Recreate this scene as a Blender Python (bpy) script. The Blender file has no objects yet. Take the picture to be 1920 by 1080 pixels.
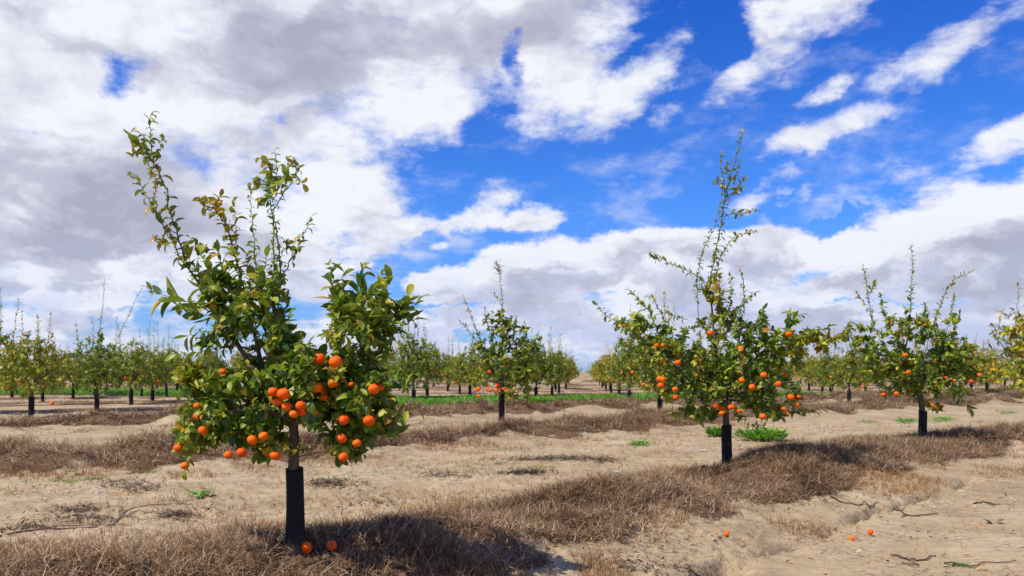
import bpy, math, random
import numpy as np
from mathutils import Vector

random.seed(7)
rng = np.random.default_rng(7)
R = math.radians
scene = bpy.context.scene
COL = scene.collection

# ------------------------------------------------------------------ camera
F = 1493.0          # focal length in pixels of a 1920 wide picture
HOR = 697.0         # row of the horizon in that picture
cam_d = bpy.data.cameras.new('camera')
cam = bpy.data.objects.new('camera', cam_d)
COL.objects.link(cam)
cam.location = (0, 0, 1.0)
cam.rotation_euler = (R(90), 0, 0)
cam_d.sensor_width = 36.0
cam_d.lens = 36.0 * F / 1920.0
cam_d.shift_y = (HOR - 540.0) / 1920.0
cam_d.clip_start = 0.05
cam_d.clip_end = 6000
cam_d.dof.use_dof = True
cam_d.dof.focus_distance = 4.6
cam_d.dof.aperture_fstop = 4.5
scene.camera = cam

# ------------------------------------------------------------------ exposure
scene.view_settings.view_transform = 'Standard'
scene.view_settings.look = 'None'
scene.view_settings.gamma = 1.0
scene.view_settings.exposure = 0.42

# ------------------------------------------------------------------ sun
SUN_TO = Vector((-0.50, -0.30, 0.81)).normalized()
sun_d = bpy.data.lights.new('sun', 'SUN')
sun_d.energy = 4.05
sun_d.angle = R(0.5)
sun_d.color = (1.0, 0.93, 0.82)
sun = bpy.data.objects.new('sun', sun_d)
COL.objects.link(sun)
sun.rotation_euler = SUN_TO.to_track_quat('Z', 'Y').to_euler()

# ------------------------------------------------------------------ sky and clouds (world)
world = bpy.data.worlds.new('World')
scene.world = world
world.use_nodes = True
wt = world.node_tree
wt.nodes.clear()


class G:
    """tiny helper for building node maths"""
    def __init__(self, nt):
        self.nt = nt

    def put(self, sock, v):
        if isinstance(v, bpy.types.NodeSocket):
            self.nt.links.new(v, sock)
        else:
            sock.default_value = v

    def m(self, op, a, b=0.0, c=0.0, clamp=False):
        n = self.nt.nodes.new('ShaderNodeMath')
        n.operation = op
        n.use_clamp = clamp
        self.put(n.inputs[0], a)
        self.put(n.inputs[1], b)
        self.put(n.inputs[2], c)
        return n.outputs[0]

    def v(self, op, a, b=None, c=None):
        n = self.nt.nodes.new('ShaderNodeVectorMath')
        n.operation = op
        self.put(n.inputs[0], a)
        if b is not None:
            self.put(n.inputs[1], b)
        if c is not None:
            self.put(n.inputs[2], c)
        return n.outputs[1] if op in ('LENGTH', 'DOT_PRODUCT', 'DISTANCE') else n.outputs[0]

    def comb(self, x, y, z=0.0):
        n = self.nt.nodes.new('ShaderNodeCombineXYZ')
        for i, s in enumerate((x, y, z)):
            self.put(n.inputs[i], s)
        return n.outputs[0]

    def sep(self, v):
        n = self.nt.nodes.new('ShaderNodeSeparateXYZ')
        self.put(n.inputs[0], v)
        return n.outputs

    def noise(self, v, scale, detail=4.0, rough=0.55, lac=2.0, dist=0.0):
        n = self.nt.nodes.new('ShaderNodeTexNoise')
        n.inputs['Scale'].default_value = scale
        n.inputs['Detail'].default_value = detail
        n.inputs['Roughness'].default_value = rough
        n.inputs['Lacunarity'].default_value = lac
        n.inputs['Distortion'].default_value = dist
        if v is not None:
            self.put(n.inputs['Vector'], v)
        return n.outputs['Fac'], n.outputs['Color']

    def ramp(self, v, a, b, lo=0.0, hi=1.0, smooth=True):
        n = self.nt.nodes.new('ShaderNodeMapRange')
        n.interpolation_type = 'SMOOTHSTEP' if smooth else 'LINEAR'
        self.put(n.inputs['Value'], v)
        n.inputs['From Min'].default_value = a
        n.inputs['From Max'].default_value = b
        n.inputs['To Min'].default_value = lo
        n.inputs['To Max'].default_value = hi
        return n.outputs['Result']

    def mix(self, f, a, b, blend='MIX'):
        n = self.nt.nodes.new('ShaderNodeMix')
        n.data_type = 'RGBA'
        n.blend_type = blend
        self.put(n.inputs[0], f)
        self.put(n.inputs[6], a)
        self.put(n.inputs[7], b)
        return n.outputs[2]

    def crgb(self, f, stops):
        n = self.nt.nodes.new('ShaderNodeValToRGB')
        cr = n.color_ramp
        while len(cr.elements) < len(stops):
            cr.elements.new(0.5)
        for e, (p, c) in zip(cr.elements, stops):
            e.position = p
            e.color = (*c, 1)
        self.put(n.inputs[0], f)
        return n.outputs[0]

    def attr(self, name):
        n = self.nt.nodes.new('ShaderNodeAttribute')
        n.attribute_name = name
        return n


g = G(wt)
tc = wt.nodes.new('ShaderNodeTexCoord')
dirv = tc.outputs['Generated']
dx, dy, dz = g.sep(dirv)
az = g.m('ARCTAN2', dx, dy)
hyp = g.m('SQRT', g.m('ADD', g.m('MULTIPLY', dx, dx), g.m('MULTIPLY', dy, dy)))
el = g.m('DIVIDE', dz, g.m('MAXIMUM', hyp, 0.02))
el = g.m('MINIMUM', el, 4.0)
ae = g.comb(az, el)
# cloud-deck coordinates: flatten towards the horizon
zz = g.m('ADD', g.m('MAXIMUM', dz, 0.0), 0.16)
deck = g.comb(g.m('DIVIDE', dx, zz), g.m('DIVIDE', dy, zz))
w1 = g.noise(deck, 1.1, 3.0, 0.5)[1]
warp = g.v('SCALE', g.v('SUBTRACT', w1, (0.5, 0.5, 0.5)), None)
warp.node.inputs[3].default_value = 0.085
w2 = g.noise(ae, 16.0, 5.0, 0.62)[1]
warp2 = g.v('SCALE', g.v('SUBTRACT', w2, (0.5, 0.5, 0.5)), None)
warp2.node.inputs[3].default_value = 0.065
ae_w = g.v('ADD', g.v('ADD', ae, warp), warp2)


def sky_pt(px, py):
    u = (px - 960) / F
    v = (HOR - py) / F
    return math.atan(u), v / math.sqrt(1 + u * u)


# cx, cy, rx, ry (photo pixels), tilt, strength
CLOUDS = [
    (120, 90, 470, 300, 0, 1.15), (560, 70, 470, 260, 12, 1.15), (760, 215, 230, 95, 15, .95),
    (960, 20, 360, 130, 15, 1.1), (1040, 130, 150, 130, 40, .95), (1170, 160, 150, 55, 45, .85),
    (1110, 225, 60, 45, 50, .6), (1480, 20, 170, 60, 20, .85), (1430, 105, 90, 50, 40, .6),
    (1850, 30, 190, 40, 30, .68), (1710, 112, 80, 26, 20, .5), (1612, 212, 85, 30, 20, .62),
    (1510, 258, 105, 28, 14, .60), (1915, 240, 90, 34, 28, .66), (1395, 362, 90, 28, 22, .62),
    (760, 388, 62, 30, 5, .60), (895, 375, 95, 34, 22, .66), (980, 400, 100, 30, -4, .66),
    (836, 455, 30, 16, 20, .4), (640, 380, 120, 110, -10, .95), (300, 400, 330, 150, -4, 1.1),
    (90, 380, 330, 190, 0, 1.1), (500, 240, 260, 110, 0, 1.0), (180, 505, 300, 40, 4, .8), (560, 440, 120, 50, 10, .5),
    (160, 578, 110, 24, 3, .95), (50, 560, 60, 18, 5, .6), (620, 500, 70, 26, 0, .5),
    (1800, 470, 330, 120, 15, 1.25), (1900, 430, 230, 90, 14, 1.2), (1600, 500, 260, 70, 12, .9),
    (1280, 500, 260, 75, 6, 1.15), (1010, 530, 210, 72, 12, 1.15), (960, 495, 70, 36, 0, .8), (850, 545, 90, 50, 18, 1.0),
    (1450, 455, 110, 34, 15, .9), (1250, 600, 560, 90, 0, 1.1), (1700, 610, 420, 90, 0, 1.2),
    (700, 620, 240, 62, 0, .6), (300, 655, 480, 40, 0, .42), (240, 620, 130, 16, 3, .4), (1740, 335, 120, 20, 14, .45),
    (1550, 165, 60, 18, 22, .55), (1450, 160, 60, 26, 10, .45), (1345, 165, 34, 24, 30, .45), (1700, 310, 50, 26, 10, .45),
    (1240, 205, 40, 20, 30, .55), (960, 690, 1700, 28, 0, .6), (1490, 355, 44, 14, 25, .45),
]
HOLES = [
    (212, 132, 38, 36, 0, 1.0), (520, 236, 22, 15, 0, .5), (1345, 70, 50, 60, 60, .9),
    (905, 240, 26, 60, -60, .3), (1560, 490, 70, 22, 10, .75), (960, 560, 50, 14, 10, .4),
    (1100, 622, 300, 9, 2, .7), (1620, 556, 180, 8, 3, .7), (900, 590, 150, 8, -3, .6), (1350, 560, 120, 8, 4, .5), (1570, 400, 60, 22, 18, .5), (1120, 560, 80, 14, 5, .4), (970, 110, 20, 60, -15, .6), (320, 40, 60, 20, -20, .4),
]


def field(vec, holes=True):
    tot = None
    for sgn, lst in ((1, CLOUDS), (-1, HOLES if holes else [])):
        for cx, cy, rx, ry, rot, w in lst:
            a, e = sky_pt(cx, cy)
            mp = wt.nodes.new('ShaderNodeMapping')
            mp.vector_type = 'TEXTURE'
            mp.inputs['Location'].default_value = (a, e, 0)
            mp.inputs['Rotation'].default_value = (0, 0, R(rot))
            mp.inputs['Scale'].default_value = (rx / F * 1.20, ry / F * 1.22, 1)
            # chained on the running total so that the clouds are worked out one after another
            vv = vec if tot is None else g.v('MULTIPLY_ADD', tot, (0, 0, 1e-6), vec)
            g.put(mp.inputs['Vector'], vv)
            r2 = g.v('DOT_PRODUCT', mp.outputs[0], mp.outputs[0])
            f = g.m('SUBTRACT', 1.0, r2, clamp=True)
            f = g.m('MULTIPLY', f, w * sgn * (1.15 if sgn > 0 else .95))
            if tot is None:
                tot = f
            elif sgn > 0:
                # smooth maximum keeps overlapping clouds from piling up
                n = g.m('SMOOTH_MAX', tot, f, 0.25)
                tot = n
            else:
                tot = g.m('ADD', tot, f)
    return tot


def fbm(vec_deck, vec_ae, det=9.0, rough=.61, fine=.55):
    n1 = g.noise(vec_deck, 2.3, det, rough, 2.1, 0.15)[0]
    n2 = g.noise(vec_ae, 9.0, det, rough, 2.1, 0.1)[0]
    n3 = g.noise(vec_ae, 27.0, max(1.0, det - 3), rough, 2.1, 0.2)[0]
    n1 = g.m('ADD', n1, g.m('MULTIPLY', g.m('SUBTRACT', n3, 0.5), fine))
    return g.m('ADD', g.m('MULTIPLY', g.m('SUBTRACT', n1, 0.5), 1.5), g.m('MULTIPLY', g.m('SUBTRACT', n2, 0.5), 2.3))


streak = g.v('MULTIPLY', ae, (1.0, 1.8, 1.0))
nz = fbm(deck, streak)
back = g.ramp(g.m('ABSOLUTE', az), 0.75, 1.1)
base_f = field(ae_w)
# elsewhere in the sky (outside the picture) broken cloud by noise alone
base_all = g.m('ADD', g.m('MULTIPLY', base_f, g.m('SUBTRACT', 1.0, back)), g.m('MULTIPLY', back, 0.35))
high = g.ramp(el, 0.55, 0.8)
base_all = g.m('ADD', g.m('MULTIPLY', base_all, g.m('SUBTRACT', 1.0, high)), g.m('MULTIPLY', high, 0.35))
nzs = g.m('MULTIPLY', nz, g.ramp(base_all, 0.0, 0.38, 0.18, 1.0))
dens = g.m('ADD', base_all, nzs)
low = g.ramp(el, 0.10, 0.26, 1.0, 0.0)
dens_a = g.m('ADD', 0.12, g.m('MULTIPLY', g.m('SUBTRACT', dens, 0.12), g.m('ADD', 1.0, g.m('MULTIPLY', low, 0.9))))
alpha = g.ramp(dens_a, 0.12, 1.05)
# light and shade of the cloud: look a little towards the sun (up and left)
sh_y = g.ramp(el, 0.06, 0.30, 0.018, 0.045)
shift = g.comb(g.m('MULTIPLY', sh_y, -0.25), sh_y, 0.0)
dens_up = g.m('ADD', field(g.v('ADD', ae_w, shift), False),
              fbm(g.v('ADD', deck, (-0.03, -0.10, 0)), g.v('ADD', streak, g.v('MULTIPLY', shift, (1.0, 1.5, 1.0))), 4.0, .50, .2))
under = g.ramp(g.m('ADD', g.m('MULTIPLY', dens_up, 0.75), g.m('MULTIPLY', base_f, 0.30)), 0.52, 1.80)
billow = g.noise(g.v('MULTIPLY', ae_w, (1.0, 1.5, 1.0)), 10.0, 6.0, 0.52, 2.1, 0.3)[0]
under = g.m('ADD', under, g.m('MULTIPLY', g.m('SUBTRACT', billow, 0.5), 1.9), clamp=True)
low2 = g.ramp(el, 0.10, 0.26, 1.0, 0.0)
bil2 = g.noise(g.v('MULTIPLY', ae_w, (1.0, 2.4, 1.0)), 17.0, 6.0, 0.55)[0]
under = g.m('ADD', under, g.m('MULTIPLY', g.m('MULTIPLY', g.m('SUBTRACT', bil2, 0.47), 2.6), low2), clamp=True)
under = g.m('MULTIPLY', under, .92)
LIGHT = [(70, 110, 190, 120, 0, .38), (300, 215, 230, 60, 10, .34), (270, 30, 140, 60, 0, .4), (770, 205, 130, 80, 20, .6), (610, 350, 110, 90, 0, .45), (250, 500, 200, 30, 5, .4),
         (1040, 180, 110, 90, 40, .4), (1000, 490, 190, 30, 14, .5), (1250, 520, 110, 30, 10, .45), (1750, 420, 240, 40, 14, .5), (1640, 520, 150, 26, 10, .4), (160, 572, 100, 16, 0, .5),
         (660, 85, 240, 80, 15, -.16), (170, 370, 260, 100, -5, -.18), (430, 280, 160, 50, 10, -.14), (1300, 470, 150, 22, 6, -.22), (1780, 490, 220, 20, 6, -.26), (1010, 555, 160, 20, 8, -.20)]
for cx, cy, rx, ry, rot, w in LIGHT:
    a_, e_ = sky_pt(cx, cy)
    mp = wt.nodes.new('ShaderNodeMapping')
    mp.vector_type = 'TEXTURE'
    mp.inputs['Location'].default_value = (a_, e_, 0)
    mp.inputs['Rotation'].default_value = (0, 0, R(rot))
    mp.inputs['Scale'].default_value = (rx / F * 1.3, ry / F * 1.3, 1)
    g.put(mp.inputs['Vector'], g.v('MULTIPLY_ADD', under, (0, 0, 1e-6), ae_w))
    fl = g.ramp(g.v('DOT_PRODUCT', mp.outputs[0], mp.outputs[0]), 0.0, 1.0, w, 0.0)
    under = g.m('SUBTRACT', under, fl)
under = g.m('MAXIMUM', under, 0.0)
ccol = g.crgb(under, [(0.0, (.59, .60, .645)), (0.25, (.505, .515, .58)), (0.55, (.375, .385, .465)), (1.0, (.275, .283, .36))])
lowband = g.noise(g.v('MULTIPLY', ae, (1.0, 3.4, 1.0)), 9.0, 6.0, 0.6)[0]
lowhaze = g.m('MULTIPLY', g.ramp(el, 0.0, 0.20, 1.0, 0.0), g.ramp(lowband, .36, .60, 1.0, .25))
ccol = g.mix(lowhaze, ccol, (.36, .41, .58, 1))
sky = wt.nodes.new('ShaderNodeTexSky')
sky.sky_type = 'NISHITA'
sky.sun_disc = False
sky.sun_elevation = math.asin(SUN_TO.z)
sky.sun_rotation = math.atan2(SUN_TO.x, SUN_TO.y)
sky.air_density = 1.0
sky.dust_density = 0.3
sky.ozone_density = 3.0
tint = g.crgb(g.ramp(el, 0.0, 0.45, smooth=False), [(0.0, (.38, .55, .96)), (.45, (.25, .56, 1.14)), (1.0, (.11, .42, 1.12))])
skyc = g.mix(1.0, sky.outputs[0], tint, 'MULTIPLY')
cl10 = g.v('SCALE', ccol, None)
cl10.node.inputs[3].default_value = 10.0
final = g.mix(alpha, skyc, cl10)
bg = wt.nodes.new('ShaderNodeBackground')
bg.inputs['Strength'].default_value = 0.115
wt.links.new(final, bg.inputs['Color'])
wo = wt.nodes.new('ShaderNodeOutputWorld')
wt.links.new(bg.outputs[0], wo.inputs['Surface'])
world.cycles.sampling_method = 'MANUAL'
world.cycles.sample_map_resolution = 512


# ------------------------------------------------------------------ noise in numpy
def vnoise(x, y, seed=0):
    xi = np.floor(x).astype(np.int64)
    yi = np.floor(y).astype(np.int64)
    xf = x - xi
    yf = y - yi

    def h(a, b):
        n = (a * 374761393 + b * 668265263 + seed * 974711) & 0xffffffff
        n = ((n ^ (n >> 13)) * 1274126177) & 0xffffffff
        n = n ^ (n >> 16)
        return (n & 0xffff) / 65535.0
    u = xf * xf * (3 - 2 * xf)
    v = yf * yf * (3 - 2 * yf)
    return ((h(xi, yi) * (1 - u) + h(xi + 1, yi) * u) * (1 - v)
            + (h(xi, yi + 1) * (1 - u) + h(xi + 1, yi + 1) * u) * v)


def fnoise(x, y, octv=4, seed=0, rough=0.5):
    s = 0.0
    a = 1.0
    t = 0.0
    for i in range(octv):
        s = s + a * vnoise(x * 2 ** i + 17.3 * i, y * 2 ** i - 9.1 * i, seed + i)
        t += a
        a *= rough
    return s / t


# ------------------------------------------------------------------ terrain
B1 = np.array([(-40, -6), (-6, 2.3), (-2.5, 3.2), (-1.13, 3.98), (.14, 5.25), (1.93, 7.2), (4.6, 9.9), (7.1, 11.6), (12, 15.5), (40, 38), (90, 75)], float)
B2 = np.array([(-60, -18), (-9, 7.8), (-5.9, 9.2), (-4.8, 9.5), (-3.1, 10.2), (-1.3, 12.3), (.37, 13.7), (3.2, 16.5), (6.5, 19.8), (9.5, 22.3), (18.9, 29.5), (90, 84)], float)
B3 = np.array([(-90, -20), (-14, 12.5), (-9.5, 14.8), (-7.1, 16.8), (-4.3, 17.9), (-2.1, 19.3), (.56, 21.0), (3.6, 22.8), (10.3, 28.0), (23.4, 36.5), (120, 100)], float)


def berm_d(B, x, y, oy=0.0):
    yb = np.interp(x, B[:, 0], B[:, 1]) + oy
    return (y - yb) * 0.76


def bermlist(x, y):
    out = [(berm_d(B1, x, y), 1.0, 0), (berm_d(B2, x, y), 1.05, 1), (berm_d(B3, x, y), 1.15, 2)]
    return out


def hgt(x, y):
    x = np.asarray(x, float)
    y = np.asarray(y, float)
    z = -0.10 + 0.05 * (fnoise(x * .35, y * .35, 3, 11) - .5)
    for d, k, i in bermlist(x, y):
        w = np.where(d < 0, .80, 1.15)
        prof = np.exp(-(d / w) ** 2)
        z = z + k * 0.12 * prof
        core = np.exp(-((d + .1) / .62) ** 2)
        big = fnoise(x * 1.15 + 5 * i, y * 1.15, 2, 31 + i)
        z = z + core * np.clip(big - .38, 0, 1) * .42 * k
        z = z + core * (fnoise(x * 5, y * 5, 3, 41 + i) - .5) * .07
    d3 = berm_d(B3, x, y)
    far = (d3 > 2)
    ph = np.mod(d3, 4.6) - 2.3
    z = z + np.where(far, .07 * np.exp(-(ph / .7) ** 2) * (.5 + fnoise(x * .8, y * .8, 2, 77)), 0)
    d1 = berm_d(B1, x, y)
    # eroded rut in front of the first berm
    wob = (fnoise(x * 1.3, y * 1.3, 4, 51, .6) - .5) * .50
    rut = np.exp(-((d1 + 1.42 + wob) / .06) ** 2) * np.clip((x - .1) / .8, 0, 1) * np.clip(fnoise(x * 2.4, y * 2.4, 3, 52) * 3.2 - 1.0, 0, 1.3)
    z = z - .12 * rut
    z = z - .03 * np.clip((-d1 - 1.0) / 1.0, 0, 1)
    # shallow tyre tracks and clods along the lanes
    track = np.clip((-d1 - 1.45) / .25, 0, 1) * np.clip((x - .3) / .8, 0, 1)
    s = (x + y) * .707
    dd = (y - x) * .707
    near = np.exp(-(y / 22.0) ** 2) * (1 - .62 * track)
    z = z + near * ((fnoise(s * .9, dd * 5, 3, 61) - .5) * .018 + (fnoise(x * 9, y * 9, 4, 62, .7) - .5) * .032)
    cl = fnoise(x * 16, y * 16, 2, 64)
    z = z + near * np.clip(cl - .62, 0, 1) * .13
    return z


def litter(x, y):
    m = np.zeros_like(np.asarray(x, float))
    n = fnoise(x * 1.3, y * 1.3, 4, 91, .6)
    for d, k, i in bermlist(x, y):
        dc = d - .05
        e = .90 + (n - .5) * 1.4
        m = np.maximum(m, np.clip((e - np.abs(dc)) / .35, 0, 1))
    d3 = berm_d(B3, x, y)
    ph = np.abs(np.mod(d3, 4.6) - 2.3)
    m = np.maximum(m, np.where(d3 > 2, np.clip((1.0 + (n - .5) * 2.2 - ph) / .5, 0, 1) * .9, 0))
    return m


def ray_ground(px, py, it=60):
    """where the sight line of a photo pixel meets the terrain"""
    vx = (px - 960) / F
    vz = (HOR - py) / F
    Y = max(1.0, 1.0 / max(-vz, .004))
    for _ in range(it):
        h = float(hgt(np.array([vx * Y]), np.array([Y]))[0])
        Yn = (1.0 - h) / max(-vz, .004)
        Y = Y * .6 + Yn * .4
    return vx * Y, Y, float(hgt(np.array([vx * Y]), np.array([Y]))[0])


# ------------------------------------------------------------------ materials
def new_mat(name):
    m = bpy.data.materials.new(name)
    m.use_nodes = True
    nt = m.node_tree
    nt.nodes.clear()
    out = nt.nodes.new('ShaderNodeOutputMaterial')
    p = nt.nodes.new('ShaderNodeBsdfPrincipled')
    nt.links.new(p.outputs[0], out.inputs[0])
    return m, G(nt), p, out


def bump(gg, h, dist, strength=1.0):
    n = gg.nt.nodes.new('ShaderNodeBump')
    n.inputs['Strength'].default_value = strength
    n.inputs['Distance'].default_value = dist
    gg.put(n.inputs['Height'], h)
    return n.outputs[0]


def mat_ground():
    m, gg, p, _ = new_mat('sandy_soil')
    geo = gg.nt.nodes.new('ShaderNodeNewGeometry')
    pos = geo.outputs['Position']
    lit = gg.attr('litter').outputs['Fac']
    big = gg.noise(pos, .45, 5, .6)[0]
    mid = gg.noise(pos, 3.2, 6, .62)[0]
    fine = gg.noise(pos, 60, 4, .65)[0]
    rot = gg.nt.nodes.new('ShaderNodeMapping')
    rot.inputs['Rotation'].default_value = (0, 0, R(-45))
    rot.inputs['Scale'].default_value = (.6, 9, 1)
    gg.put(rot.inputs['Vector'], pos)
    stre = gg.noise(rot.outputs[0], 1.4, 5, .6)[0]
    c = gg.crgb(gg.m('ADD', gg.m('MULTIPLY', big, .45), gg.m('MULTIPLY', mid, .55)),
                [(.30, (.26, .18, .10)), (.5, (.41, .305, .175)), (.70, (.54, .43, .275))])
    c = gg.mix(gg.m('MULTIPLY', gg.ramp(stre, .54, .74), .6), c, (.27, .175, .10, 1))
    # scattered dark crumbs of plant matter
    cr = gg.noise(pos, 22, 5, .75)[0]
    crm = gg.m('MULTIPLY', gg.ramp(cr, .50, .62), gg.ramp(gg.noise(pos, 1.1, 5, .65)[0], .38, .60))
    c = gg.mix(gg.m('MULTIPLY', crm, .85), c, (.12, .075, .05, 1))
    wn = gg.noise(pos, 40, 2, .5)[0]
    c = gg.mix(gg.m('MULTIPLY', gg.ramp(wn, .72, .76), .7), c, (.62, .55, .45, 1))
    lm = gg.noise(pos, 30, 5, .7)[0]
    lcol = gg.crgb(lm, [(.30, (.09, .048, .026)), (.5, (.22, .13, .07)), (.7, (.38, .25, .15))])
    lf = gg.ramp(gg.m('ADD', lit, gg.m('MULTIPLY', gg.m('SUBTRACT', lm, .5), .9)), .35, .62)
    c = gg.mix(lf, c, lcol)
    gg.put(p.inputs['Base Color'], c)
    p.inputs['Roughness'].default_value = .95
    p.inputs['Specular IOR Level'].default_value = .15
    h = gg.m('ADD', gg.m('MULTIPLY', fine, .35), gg.m('ADD', gg.m('MULTIPLY', mid, .9), gg.m('MULTIPLY', stre, .8)))
    h = gg.m('ADD', h, gg.m('MULTIPLY', lm, gg.m('MULTIPLY', lf, 1.5)))
    gg.put(p.inputs['Normal'], bump(gg, h, .035, 1.0))
    return m


def mat_blade(name, stops, rough=.7, transl=.15):
    m, gg, p, out = new_mat(name)
    t = gg.attr('tint').outputs['Fac']
    c = gg.crgb(t, stops)
    gg.put(p.inputs['Base Color'], c)
    p.inputs['Roughness'].default_value = rough
    p.inputs['Specular IOR Level'].default_value = .25
    tr = gg.nt.nodes.new('ShaderNodeBsdfTranslucent')
    gg.put(tr.inputs[0], c)
    mx = gg.nt.nodes.new('ShaderNodeMixShader')
    mx.inputs[0].default_value = transl
    gg.nt.links.new(p.outputs[0], mx.inputs[1])
    gg.nt.links.new(tr.outputs[0], mx.inputs[2])
    gg.nt.links.new(mx.outputs[0], out.inputs[0])
    return m


def mat_leaf():
    m, gg, p, out = new_mat('citrus_leaf')
    t = gg.attr('tint').outputs['Fac']
    geo = gg.nt.nodes.new('ShaderNodeNewGeometry')
    n = gg.noise(geo.outputs['Position'], 45, 3, .6)[0]
    tt = gg.m('ADD', t, gg.m('MULTIPLY', gg.m('SUBTRACT', n, .5), .16), clamp=True)
    c = gg.crgb(tt, [(0.0, (.016, .050, .008)), (.20, (.040, .100, .012)), (.40, (.120, .205, .016)),
                     (.60, (.31, .36, .025)), (.82, (.55, .45, .03)), (.92, (.62, .33, .015)), (1.0, (.45, .18, .02))])
    c = gg.mix(gg.m('MULTIPLY', geo.outputs['Backfacing'], .35), c, (.17, .21, .07, 1))
    gg.put(p.inputs['Base Color'], c)
    p.inputs['Roughness'].default_value = .42
    p.inputs['Specular IOR Level'].default_value = .38
    tr = gg.nt.nodes.new('ShaderNodeBsdfTranslucent')
    tcx = gg.mix(.5, c, (.26, .42, .02, 1))
    gg.put(tr.inputs[0], tcx)
    mx = gg.nt.nodes.new('ShaderNodeMixShader')
    mx.inputs[0].default_value = .32
    gg.nt.links.new(p.outputs[0], mx.inputs[1])
    gg.nt.links.new(tr.outputs[0], mx.inputs[2])
    gg.nt.links.new(mx.outputs[0], out.inputs[0])
    return m


def mat_bark():
    m, gg, p, _ = new_mat('citrus_bark')
    geo = gg.nt.nodes.new('ShaderNodeTexCoord')
    mp = gg.nt.nodes.new('ShaderNodeMapping')
    mp.inputs['Scale'].default_value = (1, 1, .18)
    gg.put(mp.inputs['Vector'], geo.outputs['Object'])
    n = gg.noise(mp.outputs[0], 70, 5, .65)[0]
    n2 = gg.noise(geo.outputs['Object'], 9, 3, .5)[0]
    thin = gg.attr('tint').outputs['Fac']
    c = gg.crgb(n, [(.3, (.045, .030, .018)), (.55, (.11, .075, .047)), (.75, (.20, .145, .09))])
    c = gg.mix(gg.m('MULTIPLY', gg.ramp(n2, .5, .7), .4), c, (.17, .14, .10, 1))
    c = gg.mix(thin, c, (.10, .11, .035, 1))
    gg.put(p.inputs['Base Color'], c)
    p.inputs['Roughness'].default_value = .85
    gg.put(p.inputs['Normal'], bump(gg, n, .003, .8))
    return m


def mat_guard():
    m, gg, p, _ = new_mat('black_foam')
    tcx = gg.nt.nodes.new('ShaderNodeTexCoord')
    n = gg.noise(tcx.outputs['Object'], 260, 3, .7)[0]
    n2 = gg.noise(tcx.outputs['Object'], 14, 4, .6)[0]
    c = gg.crgb(n, [(.35, (.006, .006, .0065)), (.6, (.014, .014, .015)), (.72, (.075, .075, .08))])
    oz = gg.sep(tcx.outputs['Object'])[2]
    dust = gg.m('MULTIPLY', gg.ramp(oz, .12, .0), gg.ramp(n2, .35, .65))
    c = gg.mix(gg.m('MULTIPLY', dust, .25), c, (.30, .23, .16, 1))
    gg.put(p.inputs['Base Color'], c)
    p.inputs['Roughness'].default_value = .7
    p.inputs['Specular IOR Level'].default_value = .2
    gg.put(p.inputs['Normal'], bump(gg, gg.m('ADD', n, gg.m('MULTIPLY', n2, 2)), .003, .6))
    return m


def mat_orange(name, a, b):
    m, gg, p, _ = new_mat(name)
    tcx = gg.nt.nodes.new('ShaderNodeTexCoord')
    n = gg.noise(tcx.outputs['Object'], 30, 3, .6)[0]
    por = gg.noise(tcx.outputs['Object'], 420, 2, .5)[0]
    info = gg.nt.nodes.new('ShaderNodeObjectInfo')
    f = gg.m('ADD', gg.m('MULTIPLY', n, .5), gg.m('MULTIPLY', info.outputs['Random'], .6))
    c = gg.mix(f, (*a, 1), (*b, 1))
    gg.put(p.inputs['Base Color'], c)
    p.inputs['Roughness'].default_value = .42
    p.inputs['Specular IOR Level'].default_value = .18
    gg.put(p.inputs['Normal'], bump(gg, por, .0012, .6))
    return m


def mat_plain(name, col, rough=.8, scale=20, var=.35, spec=.3):
    m, gg, p, _ = new_mat(name)
    tcx = gg.nt.nodes.new('ShaderNodeTexCoord')
    n = gg.noise(tcx.outputs['Object'], scale, 4, .6)[0]
    dark = tuple(v * (1 - var) for v in col)
    lite = tuple(min(1, v * (1 + var)) for v in col)
    gg.put(p.inputs['Base Color'], gg.crgb(n, [(.3, dark), (.7, lite)]))
    p.inputs['Roughness'].default_value = rough
    p.inputs['Specular IOR Level'].default_value = spec
    return m


M_ground = mat_ground()
M_leaf = mat_leaf()
M_bark = mat_bark()
M_guard = mat_guard()
M_orange = mat_orange('tangerine_peel', (.82, .045, .001), (.94, .19, .002))
M_calyx = mat_plain('calyx_green', (.10, .14, .03))
M_grass = mat_blade('dead_grass', [(0, (.078, .043, .021)), (.3, (.22, .126, .064)), (.55, (.35, .215, .112)), (.72, (.47, .335, .19)), (.88, (.62, .49, .32)), (1, (.46, .18, .04))], .75, .28)
M_straw = mat_blade('rusty_straw', [(0, (.20, .08, .025)), (.5, (.36, .18, .06)), (1, (.50, .34, .17))])
M_green = mat_blade('green_weed', [(0, (.035, .13, .01)), (.5, (.10, .29, .02)), (1, (.26, .48, .06))], .5, .35)
M_debris = mat_blade('dark_debris', [(0, (.025, .017, .013)), (.4, (.08, .052, .035)), (.8, (.20, .135, .085)), (1, (.36, .27, .19))])
M_dleaf = mat_blade('fallen_leaf', [(0, (.22, .12, .06)), (.5, (.50, .24, .08)), (1, (.62, .45, .25))], .6, .1)
M_hose = mat_plain('black_hose', (.018, .018, .02), .5)
M_twig = mat_plain('dry_wood', (.17, .12, .085), .9, 40)
M_white = mat_plain('pale_scrap', (.62, .63, .66), .6)


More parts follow.
